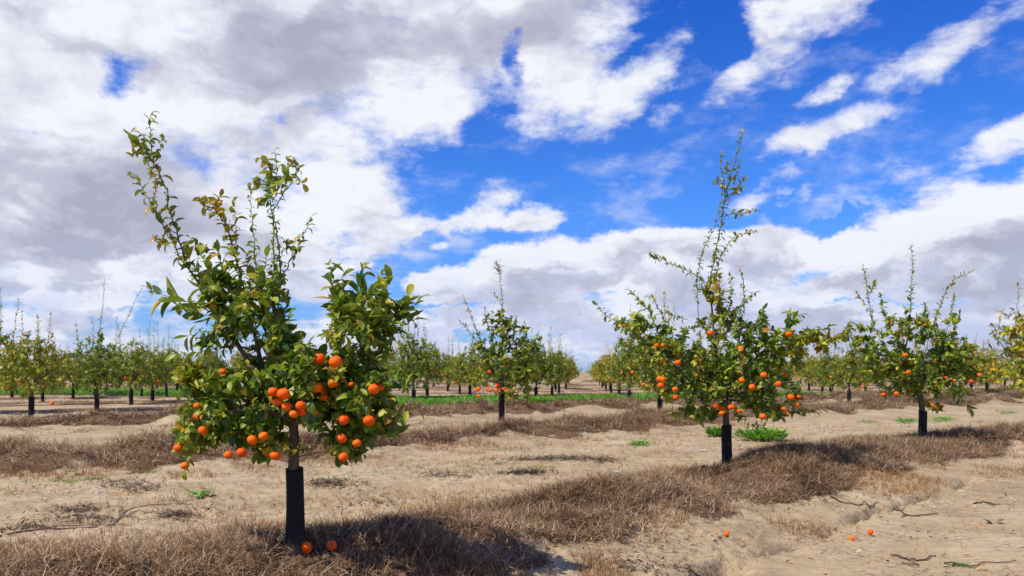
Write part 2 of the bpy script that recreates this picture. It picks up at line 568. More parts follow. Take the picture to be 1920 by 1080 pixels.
# ------------------------------------------------------------------ mesh helpers
def mesh_np(name, verts, faces_list, tint=None, mats=(), smooth=True, matidx=None):
    """faces_list: list of (n,k) int arrays"""
    me = bpy.data.meshes.new(name)
    verts = np.asarray(verts, np.float32)
    me.vertices.add(len(verts))
    me.vertices.foreach_set('co', verts.ravel())
    loops = np.concatenate([f.ravel() for f in faces_list]).astype(np.int32)
    tot = np.concatenate([np.full(len(f), f.shape[1], np.int32) for f in faces_list])
    start = np.concatenate([[0], np.cumsum(tot)[:-1]]).astype(np.int32)
    me.loops.add(len(loops))
    me.loops.foreach_set('vertex_index', loops)
    me.polygons.add(len(tot))
    me.polygons.foreach_set('loop_start', start)
    me.polygons.foreach_set('loop_total', tot)
    if matidx is not None:
        me.polygons.foreach_set('material_index', np.asarray(matidx, np.int32))
    me.polygons.foreach_set('use_smooth', np.full(len(tot), smooth))
    me.update(calc_edges=True)
    me.validate()
    if tint is not None:
        a = me.attributes.new('tint', 'FLOAT', 'POINT')
        a.data.foreach_set('value', np.asarray(tint, np.float32))
    for m in mats:
        me.materials.append(m)
    return me


def link(name, me, parent=None, loc=(0, 0, 0)):
    o = bpy.data.objects.new(name, me)
    COL.objects.link(o)
    o.location = loc
    if parent:
        o.parent = parent
    return o


def tag(o, label, cat, group=None, kind=None):
    if label:
        o['label'] = label
    if cat:
        o['category'] = cat
    if group:
        o['group'] = group
    if kind:
        o['kind'] = kind
    return o


class Tubes:
    def __init__(self):
        self.v, self.f, self.t, self.n = [], [], [], 0

    def add(self, pts, radii, sides=5, tint=0.0, cap=True):
        pts = np.asarray(pts, float)
        k = len(pts)
        radii = np.broadcast_to(np.asarray(radii, float), (k,))
        d = np.gradient(pts, axis=0)
        d /= np.linalg.norm(d, axis=1, keepdims=True) + 1e-9
        ref = np.array([0.0, 0, 1]) if abs(d[0][2]) < .9 else np.array([1.0, 0, 0])
        u = np.cross(d, ref)
        u /= np.linalg.norm(u, axis=1, keepdims=True) + 1e-9
        w = np.cross(d, u)
        a = np.arange(sides) * 2 * math.pi / sides
        ring = (u[:, None, :] * np.cos(a)[None, :, None] + w[:, None, :] * np.sin(a)[None, :, None])
        V = pts[:, None, :] + ring * radii[:, None, None]
        self.v.append(V.reshape(-1, 3))
        idx = self.n + np.arange(k * sides).reshape(k, sides)
        A, B = idx[:-1], idx[1:]
        q = np.stack([A, np.roll(A, -1, 1), np.roll(B, -1, 1), B], -1).reshape(-1, 4)
        self.f.append(q)
        tn = np.broadcast_to(np.asarray(tint, float), (k,))
        self.t.append(np.repeat(tn, sides))
        self.n += k * sides

    def mesh(self, name, mat):
        return mesh_np(name, np.concatenate(self.v), [np.concatenate(self.f)], np.concatenate(self.t), [mat])


def curve_pts(ctrl, n=10):
    """smooth path through control points"""
    c = np.asarray(ctrl, float)
    if len(c) < 3:
        t = np.linspace(0, 1, n)[:, None]
        return c[0] * (1 - t) + c[-1] * t
    P = np.vstack([2 * c[0] - c[1], c, 2 * c[-1] - c[-2]])
    seg = len(c) - 1
    per = max(2, int(math.ceil(n / seg)))
    out = []
    for i in range(seg):
        p0, p1, p2, p3 = P[i], P[i + 1], P[i + 2], P[i + 3]
        for j in range(per):
            t = j / per
            out.append(.5 * ((2 * p1) + (-p0 + p2) * t + (2 * p0 - 5 * p1 + 4 * p2 - p3) * t * t + (-p0 + 3 * p1 - 3 * p2 + p3) * t ** 3))
    out.append(c[-1])
    return np.array(out)


def leaf_arrays(base, dirs, nrm, L, W, curl, cup, tint, near=True):
    """grow flat, folded and curled leaf blades; all inputs are arrays of n leaves"""
    n = len(base)
    if near:
        ts = np.array([0, .12, .32, .55, .78, 1.0])
        hw = np.array([.05, .50, .95, 1.0, .66, .04])
    else:
        ts = np.array([0, .45, 1.0])
        hw = np.array([.12, 1.0, .08])
    dirs = dirs / (np.linalg.norm(dirs, axis=1, keepdims=True) + 1e-9)
    side = np.cross(dirs, nrm)
    side /= np.linalg.norm(side, axis=1, keepdims=True) + 1e-9
    nn = np.cross(side, dirs)
    c = np.where(np.abs(curl) < 1e-3, 1e-3, curl)
    k = len(ts)
    V = np.zeros((n, k, 3, 3))
    for i, t in enumerate(ts):
        th = c * t
        along = (np.sin(th) / c * L)[:, None]
        down = (-(1 - np.cos(th)) / c * L)[:, None]
        ctr = base + dirs * along + nn * down
        tn = nn * np.cos(th)[:, None] + dirs * np.sin(th)[:, None]
        half = (W * .5 * hw[i])[:, None]
        lift = half * cup[:, None]
        V[:, i, 0] = ctr - side * half * (1 - .25 * np.abs(cup[:, None])) + tn * lift
        V[:, i, 1] = ctr
        V[:, i, 2] = ctr + side * half * (1 - .25 * np.abs(cup[:, None])) + tn * lift
    idx = np.arange(n * k * 3).reshape(n, k, 3)
    a = idx[:, :-1, :-1]
    b = idx[:, :-1, 1:]
    cc = idx[:, 1:, 1:]
    dd = idx[:, 1:, :-1]
    q = np.stack([a, b, cc, dd], -1).reshape(-1, 4)
    return V.reshape(-1, 3), q, np.repeat(tint, k * 3)


def blades(name, x, y, length, width, lean, tint, mat, z0=None, sink=.01, segs=3, droop=1.0, swirl=.25):
    """dry grass blades rooted on the terrain"""
    n = len(x)
    z = hgt(x, y) - sink if z0 is None else z0
    a = rng.uniform(0, 2 * math.pi, n)
    out = np.stack([np.cos(a), np.sin(a), np.zeros(n)], 1)
    side = np.stack([-np.sin(a), np.cos(a), np.zeros(n)], 1)
    tw = rng.normal(0, .5, n)
    V = np.zeros((n, segs + 1, 2, 3))
    pos = np.stack([x, y, z], 1)
    for i in range(segs + 1):
        t = i / segs
        w = (width * (1 - .8 * t) * .5)[:, None]
        sd = side + np.stack([np.zeros(n), np.zeros(n), tw], 1) * .4
        V[:, i, 0] = pos - sd * w
        V[:, i, 1] = pos + sd * w
        ang = lean * (1 + droop * t)
        step = length / segs
        pos = pos + out * (np.sin(ang) * step)[:, None] + np.array([0, 0, 1.0]) * (np.cos(ang) * step)[:, None]
        out = out + side * (rng.normal(0, swirl, n))[:, None]
        out[:, 2] = 0
        out /= np.linalg.norm(out, axis=1, keepdims=True)
    idx = np.arange(n * (segs + 1) * 2).reshape(n, segs + 1, 2)
    q = np.stack([idx[:, :-1, 0], idx[:, :-1, 1], idx[:, 1:, 1], idx[:, 1:, 0]], -1).reshape(-1, 4)
    me = mesh_np(name, V.reshape(-1, 3), [q], np.repeat(tint, (segs + 1) * 2), [mat])
    return link(name, me)


# ------------------------------------------------------------------ ground sheet
def build_ground():
    ya = np.concatenate([np.linspace(-30, 1.5, 24)[:-1], np.geomspace(1.5, 60, 900)[:-1], np.geomspace(60, 3500, 60)])
    s = np.linspace(-1, 1, 620)
    s = np.sign(s) * (np.abs(s) * .62 + .38 * np.abs(s) ** 3)
    w = np.where(ya < 3, 6.0, 6.0 + (ya - 3) * 1.35)
    X = s[None, :] * w[:, None]
    Yg = np.broadcast_to(ya[:, None], X.shape)
    Z = hgt(X.ravel(), Yg.ravel()).reshape(X.shape)
    n0, n1 = X.shape
    V = np.stack([X, Yg, Z], -1).reshape(-1, 3)
    idx = np.arange(n0 * n1).reshape(n0, n1)
    q = np.stack([idx[:-1, :-1], idx[:-1, 1:], idx[1:, 1:], idx[1:, :-1]], -1).reshape(-1, 4)
    me = mesh_np('ground', V, [q], None, [M_ground])
    a = me.attributes.new('litter', 'FLOAT', 'POINT')
    a.data.foreach_set('value', litter(V[:, 0], V[:, 1]).astype(np.float32))
    o = link('ground', me)
    o['kind'] = 'structure'
    o['label'] = 'pale sandy orchard soil with low berms and a shallow eroded rut'


build_ground()


# ------------------------------------------------------------------ dead grass on the berms
BARE = []
for _p in ((552, 1044, .13), (575, 1044, .10), (600, 1040, .10), (622, 1036, .11), (560, 1062, .10), (640, 1022, .08), (1363, 892, .16)):
    _x, _y, _z = ray_ground(_p[0], _p[1])
    BARE.append((_x, _y, _p[2]))


def grass_on(B, x0, x1, n, wid, ln, wd, label, seed, dmin=-1.0, dmax=.95):
    r = np.random.default_rng(seed)
    x = r.uniform(x0, x1, n * 2)
    d = r.normal(0.0, .46, n * 2)
    y = np.interp(x, B[:, 0], B[:, 1]) + d / .76
    # denser near the camera
    keep = (d > dmin) & (d < dmax) & (r.random(n * 2) < np.clip(litter(x, y) * 1.1, 0, 1))
    cl = fnoise(x * 2.2, y * 2.2, 3, seed)
    keep &= r.random(n * 2) < np.clip((cl - .30) * 4.5, .12, 1)
    if B is B1:
        keep &= (x > -1.5) | (r.random(n * 2) < .55)
    for ox, oy, orad in BARE:
        keep &= ((x - ox) ** 2 + (y - oy) ** 2 > orad ** 2) | (r.random(n * 2) < .08)
    x, y, cl = x[keep][:n // 7], y[keep][:n // 7], cl[keep][:n // 7]
    k = 7
    x, y, cl = np.repeat(x, k), np.repeat(y, k), np.repeat(cl, k)
    m = len(x)
    tb_ = np.repeat(r.normal(0, .11, m // k), k)
    x = x + r.normal(0, ln * .22, m)
    y = y + r.normal(0, ln * .22, m)
    colr = fnoise(x * 1.1, y * 1.1, 3, seed + 5)
    t = r.normal(.40, .16, m) + tb_ + (colr - .5) * .9
    t = np.where(r.random(m) < .26, t + .42, t - .12)
    t = np.clip(t, 0, .9)
    t = np.where(r.random(m) < .04, .97, t)
    flat = r.random(m) < .80
    lean = np.where(flat, r.uniform(.85, 1.35, m), r.uniform(.35, .9, m))
    lift = hgt(x, y) - .012 + r.random(m) ** 1.5 * ln * .45
    o = blades('dead_grass', x, y, r.uniform(.45, 1.3, m) * ln * (.7 + .7 * cl), r.uniform(.6, 1.3, m) * wd, lean, t, M_grass, z0=lift, segs=4, droop=.75, swirl=.6)
    tag(o, label, 'dry grass', None, 'stuff')
    return o


grass_on(B1, -3.6, 2.6, 130000, 1, .092, .0048, 'matted brown dead grass on the berm under the nearest tree', 101)
grass_on(B1, 2.5, 6.2, 100000, 1, .115, .0055, 'matted brown dead grass on the nearest berm right of the second tree', 102)
grass_on(B1, 6.1, 16, 60000, 1, .125, .008, 'matted brown dead grass on the nearest berm by the third tree', 112)
grass_on(B2, -9, 20, 120000, 1, .15, .0085, 'heaped brown dead grass on the second berm', 103)
grass_on(B3, -16, 26, 60000, 1, .17, .013, 'heaped brown dead grass on the third berm', 104)


def far_berm_grass():
    r = np.random.default_rng(105)
    n = 60000
    Y = 24 + 60 * r.random(n) ** 1.6
    X = r.uniform(-.72, .72, n) * Y
    d3 = berm_d(B3, X, Y)
    ph = np.abs(np.mod(d3, 4.6) - 2.3)
    k = (d3 > 2) & (ph < .8 + .5 * r.normal(0, .5, n))
    X, Y = X[k], Y[k]
    m = len(X)
    o = blades('dead_grass', X, Y, r.uniform(.08, .2, m), np.full(m, .02), r.uniform(.6, 1.2, m), np.clip(r.normal(.45, .2, m), 0, .9), M_grass, segs=2)
    tag(o, 'low brown dead grass along the distant tree rows', 'dry grass', None, 'stuff')


far_berm_grass()


def straw():
    r = np.random.default_rng(106)
    n = 150000
    Y = 2.6 + 14 * r.random(n) ** 1.4
    X = r.uniform(-.72, .72, n) * Y
    cl = fnoise(X * 1.8, Y * 1.8, 3, 107)
    edge = np.zeros(n)
    for d, k, i in bermlist(X, Y):
        edge = np.maximum(edge, np.exp(-((np.abs(d) - 1.0) / .45) ** 2))
    p = np.clip((cl - .46) * 5, 0, 1) * (.14 + 1.1 * edge)
    k = r.random(n) < p
    k &= (berm_d(B1, X, Y) > -1.45) | (r.random(n) < .06)
    X, Y = X[k], Y[k]
    # little tufts
    X = np.repeat(X, 4) + r.normal(0, .012, len(X) * 4)
    Y = np.repeat(Y, 4) + r.normal(0, .012, len(Y) * 4)
    m = len(X)
    o = blades('straw_stubble', X, Y, r.uniform(.02, .08, m), np.full(m, .0028) * (1 + Y / 12), r.uniform(.05, .55, m), r.random(m), M_straw)
    tag(o, 'short rusty straw stubble along the edges of the sandy lanes', 'stubble', None, 'stuff')


straw()


def debris():
    r = np.random.default_rng(108)
    xs, ys = [], []
    spots = [(620, 903, 48, 7, 260), (1050, 857, 110, 5, 700), (980, 882, 55, 5, 300), (1130, 862, 30, 4, 120), (700, 940, 60, 8, 60),
             (1010, 880, 30, 6, 60), (790, 793, 60, 6, 260), (830, 885, 60, 8, 130), (330, 960, 40, 9, 160), (150, 950, 60, 9, 130), (170, 968, 90, 12, 120),
             (560, 1000, 40, 10, 50), (1420, 845, 70, 5, 90), 
             (1400, 950, 160, 16, 60), (60, 985, 50, 8, 60), (230, 905, 60, 8, 120), (265, 915, 40, 8, 80), (1230, 1060, 120, 14, 90)]
    for px, py, rx, ry, n in spots:
        for _ in range(n):
            a, b = r.normal(0, .5), r.normal(0, .5)
            X, Y, Z = (0, 0, 0)
            yy = py + b * ry
            vz = (HOR - yy) / F
            Y = 1.08 / -vz
            xs.append((px + a * rx - 960) / F * Y)
            ys.append(Y)
    PX, PY = np.array(xs), np.array(ys)
    keep = r.random(len(PX)) < .75
    PX, PY = PX[keep], PY[keep]
    PX, PY = np.tile(PX, 2) + r.normal(0, .02, 2 * len(PX)), np.tile(PY, 2) + r.normal(0, .03, 2 * len(PX))
    q = len(PX)
    o = blades('dark_leaf_piles', PX, PY, r.uniform(.03, .10, q), r.uniform(.005, .014, q), r.uniform(1.0, 1.6, q), r.random(q) ** 1.5 * .75, M_debris, z0=hgt(PX, PY) + r.uniform(-.004, .020, q), droop=.25, swirl=.5)
    tag(o, 'flat dark drifts of dead twigs and leaves on the bare sand', 'leaf litter', None, 'stuff')
    # loose crumbs everywhere
    n = 20000
    Y = 2.6 + 16 * r.random(n) ** 1.5
    X = r.uniform(-.70, .70, n) * Y
    k = r.random(n) < np.clip((fnoise(X * 1.7, Y * 1.7, 4, 109, .65) - .50) * 7, 0.02, 1)
    k &= (berm_d(B1, X, Y) > -1.45) | (r.random(n) < .25)
    x = np.concatenate([xs, X[k]])
    y = np.concatenate([ys, Y[k]])
    m = len(x)
    o = blades('leaf_debris', x, y, r.uniform(.012, .055, m), r.uniform(.003, .009, m), r.uniform(1.0, 1.6, m), r.random(m) ** .7, M_debris, z0=hgt(x, y) + r.uniform(-.002, .010, m), droop=.2, swirl=.6)
    tag(o, 'dark dry crumbs and twig litter scattered over the sand', 'litter', None, 'stuff')
    # dead leaves
    n = 900
    Y = 2.7 + 13 * r.random(n) ** 1.5
    X = r.uniform(-.68, .68, n) * Y
    base = np.stack([X, Y, hgt(X, Y) + r.uniform(.008, .03, n)], 1)
    a = r.uniform(0, 6.28, n)
    dirs = np.stack([np.cos(a), np.sin(a), r.normal(0, .25, n)], 1)
    nr = np.stack([r.normal(0, .3, n), r.normal(0, .3, n), np.ones(n)], 1)
    V, q, t = leaf_arrays(base, dirs, nr, r.uniform(.025, .06, n), r.uniform(.012, .024, n), r.uniform(-1.5, 1.5, n), r.uniform(.2, 1.0, n), r.random(n))
    o = link('fallen_leaves', mesh_np('fallen_leaves', V, [q], t, [M_dleaf]))
    tag(o, 'curled tan and orange dead leaves scattered on the ground', 'dead leaves', None, 'stuff')


debris()


# ------------------------------------------------------------------ green ground cover
def weed_patch(pts, hmin, hmax, seed, name='weeds', lw=(.012, .03), ll=(.04, .10), up=.7, tmid=.5):
    r = np.random.default_rng(seed)
    x, y = pts
    n = len(x)
    z = hgt(x, y)
    base = np.stack([x, y, z + r.uniform(hmin, hmax, n)], 1)
    a = r.uniform(0, 6.28, n)
    dirs = np.stack([np.cos(a), np.sin(a), r.uniform(up - .5, up + .5, n)], 1)
    nr = np.stack([-np.cos(a) * .6, -np.sin(a) * .6, np.ones(n)], 1)
    V, q, t = leaf_arrays(base, dirs, nr, r.uniform(*ll, n), r.uniform(*lw, n), r.uniform(.2, 1.4, n), r.uniform(.1, .7, n), np.clip(r.normal(tmid, .22, n), 0, 1), near=False)
    return mesh_np(name, V, [q], t, [M_green])


def green_strip():
    r = np.random.default_rng(120)
    xs, ys = [], []

    def strip(line, wid, n, seed):
        L = np.array(line, float)
        x = r.uniform(L[0, 0], L[-1, 0], n)
        yc = np.interp(x, L[:, 0], L[:, 1])
        d = r.uniform(-1, 1, n)
        w = wid * (.55 + .7 * fnoise(x * .5, x * 0 + seed, 2, seed))
        y = yc + d * w
        c = fnoise(x * .9, y * .9, 3, seed)
        k = r.random(n) < np.clip((c - .22) * 5, 0, 1)
        return x[k], y[k]
    a = strip([(-4.2, 24.6), (-2, 26.2), (2, 28.4), (7, 31), (12, 34)], 2.3, 42000, 121)
    b = strip([(-30, 42), (-20, 39), (-12, 36), (-9, 36)], 3.0, 32000, 122)
    c = strip([(12, 31), (20, 37), (28, 42)], 1.2, 5000, 123)
    for q, lab in ((a, 'bright green weeds in a strip behind the third berm at the picture centre'),
                   (b, 'bright green weeds in a distant strip beneath the left tree rows'),
                   (c, 'thin green weeds between the rows on the far right')):
        me = weed_patch(q, 0, .19, 124, 'green_weeds', (.03, .06), (.10, .19), .9, tmid=.6)
        tag(link('green_weeds', me), lab, 'weeds', None, 'stuff')


green_strip()


def sprouts():
    r = np.random.default_rng(130)
    spots = [(95, 835, 60, 10, 60), (230, 822, 50, 8, 60), (240, 840, 40, 5, 40), (20, 830, 20, 4, 40), (170, 897, 25, 5, 60), (115, 898, 35, 5, 50), (35, 918, 18, 4, 25), (55, 905, 18, 3, 20),
             (210, 1046, 14, 6, 40), (305, 1008, 16, 4, 25), (335, 1013, 14, 3, 20), (690, 780, 60, 20, 60), (870, 868, 60, 6, 40), (930, 866, 14, 3, 25), (1010, 874, 22, 3, 35),
             (785, 873, 10, 2, 20), (662, 888, 16, 3, 20), (630, 890, 12, 3, 15), (1198, 832, 26, 7, 110), (1520, 815, 20, 5, 40), (1060, 770, 40, 4, 50), (1150, 772, 20, 3, 30),
             (1290, 858, 8, 3, 15), (1280, 862, 8, 2, 10), (700, 880, 12, 2, 15), (1630, 790, 30, 4, 60), (1705, 788, 35, 6, 160), (1760, 785, 35, 6, 160), (1885, 772, 26, 4, 80), (1840, 788, 20, 3, 50),
             (1810, 742, 40, 4, 60), (640, 1000, 20, 5, 15), (1580, 1072, 8, 3, 10), (1810, 1040, 30, 5, 15), (275, 888, 20, 5, 40), (1450, 795, 30, 4, 40), (600, 860, 30, 4, 20)]
    xs, ys = [], []
    for px, py, rx, ry, n in spots:
        cs = [(r.normal(0, .45), r.normal(0, .45)) for _ in range(max(2, n // 8))]
        for i in range(n * 2):
            a, b = cs[r.integers(len(cs))]
            yy = py + b * ry
            Y = 1.08 * F / (yy - HOR)
            xs.append((px + a * rx - 960) / F * Y + r.normal(0, .025))
            ys.append(Y + r.normal(0, .03))
    me = weed_patch((np.array(xs), np.array(ys)), 0, .008, 131, 'green_sprouts', (.006, .014), (.02, .05), .35, .55)
    tag(link('green_sprouts', me), 'small green sprouts dotted over the sandy ground', 'sprouts', None, 'stuff')


sprouts()


def leafy_patches():
    r = np.random.default_rng(140)
    lst = [(1700, 789, 26, 4, 150, 'grey-green weed patch on the sand left of the third trunk'),
           (1768, 786, 26, 4, 150, 'grey-green weed patch on the sand right of the third trunk'),
           (1888, 773, 26, 3, 90, 'grey-green weed patch on the sand near the right edge'),
           (1630, 791, 20, 2.5, 60, 'thin grey-green weed patch left of the third tree on open sand'),
           (1200, 833, 24, 4, 90, 'small bright weed patch on the sand left of the second trunk')]
    for px, py, rx, ry, n, lab in lst:
        yy = py + r.normal(0, .45, n) * ry
        Y = 1.08 * F / (yy - HOR)
        X = (px + r.normal(0, .45, n) * rx - 960) / F * Y
        me = weed_patch((X, Y), 0, .03, int(px), 'weed_patch', (.016, .035), (.05, .12), .7, .5)
        tag(link('weed_patch', me), lab, 'weeds', None, 'stuff')


leafy_patches()


def rosette(px, py, nl, ln, wd, label, up=(.2, .9), spread=.03):
    X, Y, Z = ray_ground(px, py)
    r = np.random.default_rng(int(px))
    a = r.uniform(0, 6.28, nl)
    rad = r.uniform(0, spread, nl)
    base = np.stack([np.cos(a) * rad, np.sin(a) * rad, r.uniform(0, .10, nl) * (spread > .1)], 1)
    b2 = a + r.normal(0, .3, nl)
    dirs = np.stack([np.cos(b2), np.sin(b2), r.uniform(*up, nl)], 1)
    nr = np.stack([-np.cos(a) * .6, -np.sin(a) * .6, np.ones(nl)], 1)
    V, q, t = leaf_arrays(base, dirs, nr, r.uniform(.6, 1.1, nl) * ln, r.uniform(.7, 1.1, nl) * wd, r.uniform(.3, 1.1, nl), r.uniform(.2, .6, nl), np.clip(r.normal(.68, .2, nl), 0, 1))
    o = link('weed', mesh_np('weed', V, [q], t, [M_green]), None, (X, Y, Z))
    tag(o, label, 'weed', 'leafy weeds growing on the sand')


rosette(372, 930, 26, .13, .026, 'bright green rosette weed on the sand left of the nearest trunk')
rosette(1428, 826, 420, .17, .055, 'large bushy green weed just right of the second black tree guard', (.4, 2.4), .36)
rosette(1345, 818, 180, .15, .05, 'smaller bushy green weed half behind the second black tree guard', (.6, 2.6), .16)


# ------------------------------------------------------------------ fruit
def orange_mesh(name):
    nu, nv = 24, 16
    vs, ts = [], []
    for j in range(nv + 1):
        th = math.pi * j / nv
        for i in range(nu):
            ph = 2 * math.pi * i / nu
            r = 1.0 + .012 * math.sin(5 * ph + 1) * math.sin(th) + .01 * math.sin(3 * ph)
            z = math.cos(th) * .92
            rr = math.sin(th) * r
            z -= .10 * math.exp(-(rr / .22) ** 2) * (1 if z > 0 else -.6)
            vs.append((rr * math.cos(ph), rr * math.sin(ph), z))
    f = []
    for j in range(nv):
        for i in range(nu):
            a = j * nu + i
            b = j * nu + (i + 1) % nu
            f.append((a, b, b + nu, a + nu))
    n = len(vs)
    # calyx: a small five-pointed star with a stub of stalk
    cal, cf = [(0, 0, .90)], []
    for i in range(10):
        ph = 2 * math.pi * i / 10
        rr = .30 if i % 2 == 0 else .14
        cal.append((rr * math.cos(ph), rr * math.sin(ph), .885 - rr * .1))
    vs += cal
    tri = [(n, n + 1 + i, n + 1 + (i + 1) % 10) for i in range(10)]
    n2 = len(vs)
    for zz_ in (.84, 1.30):
        for i in range(5):
            ph = 2 * math.pi * i / 5
            vs.append((.055 * math.cos(ph), .055 * math.sin(ph), zz_))
    st = [(n2 + i, n2 + (i + 1) % 5, n2 + 5 + (i + 1) % 5, n2 + 5 + i) for i in range(5)]
    q = np.array(f + st)
    t = np.array(tri)
    mi = [0] * len(f) + [1] * len(st) + [1] * len(tri)
    vs = np.array(vs)
    vs[:, 2] *= 1.0
    return mesh_np(name, vs, [q[:, ::-1], t], None, [M_orange, M_calyx], True, mi)


ME_orange = orange_mesh('orange')


def put_orange(parent, loc, r, rs):
    o = link('orange', ME_orange, parent, loc)
    r *= rs.uniform(.88, 1.08)
    o.scale = (r, r * rs.uniform(.96, 1.04), r * rs.uniform(.88, 1.02))
    o.rotation_euler = (rs.normal(0, .25), rs.normal(0, .25), rs.uniform(0, 6.28))
    return o


# ------------------------------------------------------------------ trees
def grow_tree(limbs, shoots, blobs, seed, near=True, leaf_len=.085, yellow=0.0, spacing=.022, twig_leaf=11, twig_r=.0022):
    """limbs: (pts, r0, r1); shoots: (pts, r, leaf_len, yellow); blobs: (centre, radii, n_twigs, yellow)
    returns trunk mesh and crown mesh, in the tree's own metres"""
    r = np.random.default_rng(seed)
    T = Tubes()
    sk = []
    bs, ds, ns, Ls, Ws, cu, cp, ti = [], [], [], [], [], [], [], []

    def put_leaves(path, start, ll, yel, sp, curl=(.1, 1.1), wr=.46, tipyel=.0):
        seg = np.linalg.norm(np.diff(path, axis=0), axis=1)
        cum = np.concatenate([[0], np.cumsum(seg)])
        tot = cum[-1]
        s = start * tot
        ang = r.uniform(0, 6.28)
        while s < tot:
            f = s / tot
            p = np.array([np.interp(s, cum, path[:, k]) for k in range(3)])
            i = min(len(path) - 2, int(np.searchsorted(cum, s)) - 1 if s > 0 else 0)
            i = max(0, i)
            ax = path[i + 1] - path[i]
            ax = ax / (np.linalg.norm(ax) + 1e-9)
            u = np.cross(ax, [0.3, .1, 1.0] if abs(ax[2]) < .8 else [1.0, .2, 0])
            u /= np.linalg.norm(u) + 1e-9
            w = np.cross(ax, u)
            rad = u * math.cos(ang) + w * math.sin(ang)
            d = rad * r.uniform(.6, 1.0) + ax * r.uniform(.35, .95) + np.array([0, 0, r.uniform(-.25, .35)])
            nn = ax * .8 - rad * .3 + np.array([0, 0, .9]) + r.normal(0, .3, 3)
            bs.append(p)
            ds.append(d)
            ns.append(nn)
            L = ll * r.uniform(.42, 1.22) * (1 - .35 * f ** 3)
            Ls.append(L)
            Ws.append(L * wr * r.uniform(.8, 1.15))
            cu.append(r.uniform(*curl) * (1 if r.random() < .85 else -1))
            cp.append(r.uniform(.05, .75))
            t = r.normal(.34, .17) + yel + tipyel * f * f
            if r.random() < .06 + yel * .35:
                t += r.uniform(.25, .5)
            ti.append(min(1, max(0, t)))
            ang += 2.4 + r.normal(0, .35)
            s += sp * r.uniform(.6, 1.5)
        # terminal leaf
        bs.append(path[-1])
        ds.append(path[-1] - path[-2] + r.normal(0, .004, 3))
        ns.append(np.array([0, 0, 1.0]) + r.normal(0, .4, 3))
        Ls.append(ll * .8)
        Ws.append(ll * .8 * wr)
        cu.append(r.uniform(*curl))
        cp.append(.3)
        ti.append(min(1, max(0, r.normal(.33, .12) + yel + tipyel)))

    for pts, r0, r1 in limbs:
        c = curve_pts(pts, 14)
        rad = np.linspace(r0, r1, len(c))
        rad = rad * (1 + .05 * np.sin(np.arange(len(c)) * 1.7 + seed))
        T.add(c, rad, 9 if near else 6, np.clip((.010 - rad) / .007, 0, 1))
        sk.append(c)
    for pts, rr, ll, yel in shoots:
        c = curve_pts(pts, 22 if near else 10)
        c[1:-1] += r.normal(0, .004 if near else .008, (len(c) - 2, 3))
        T.add(c, np.linspace(rr, rr * .35, len(c)), 6 if near else 4, 1.0)
        put_leaves(c, .12, ll * 1.18, yel, max(spacing * (.52 if near else 1.1), ll * .22), (.5, 2.4) if ll < .068 else (.1, 1.2), .48, .16)
        sk.append(c[: max(3, len(c) // 2)])
    skel = np.concatenate(sk)
    for ctr, rad3, n, yel in blobs:
        ctr = np.array(ctr, float)
        rad3 = np.array(rad3, float)
        dirs = r.normal(0, 1, (n, 3))
        dirs /= np.linalg.norm(dirs, axis=1, keepdims=True)
        rr = r.random(n) ** (1 / 2.2)
        tips = ctr + dirs * rad3 * (rr * r.uniform(.85, 1.12, n))[:, None]
        dist = np.array([np.min(np.sum((skel - t) ** 2, 1)) for t in tips])
        order = np.argsort(dist)
        for i in order:
            t = tips[i]
            dd = np.sqrt(np.sum((skel - t) ** 2, 1))
            pen = dd + .35 * np.clip(skel[:, 2] - t[2], 0, None) + np.where(dd < .05, .3, 0)
            a = skel[int(np.argmin(pen))]
            v = t - a
            L = np.linalg.norm(v)
            if L < .03:
                continue
            mid = a + v * .5 + np.array([0, 0, -.06 * L]) + r.normal(0, .08 * L, 3)
            mid += (t - ctr) * .05
            c = curve_pts([a, mid, t], 6)
            T.add(c, np.linspace(min(.006, twig_r + .006 * L), twig_r * .6, len(c)), 4, .75)
            reach = min(1.0, .27 / L)
            put_leaves(c, 1 - reach if reach < 1 else .15, leaf_len * r.choice([.85, 1.0, 1.3]), yel + (r.random() < .12) * .22, min(L, .27) / twig_leaf, (.2, 1.9), .50, .12)
            skel = np.concatenate([skel, c[1:]])
    V, q, t = leaf_arrays(np.array(bs), np.array(ds), np.array(ns), np.array(Ls), np.array(Ws), np.array(cu), np.array(cp), np.array(ti) + yellow, near)
    crown = mesh_np('crown', V, [q], np.clip(t, 0, 1), [M_leaf])
    return T.mesh('trunk', M_bark), crown, skel


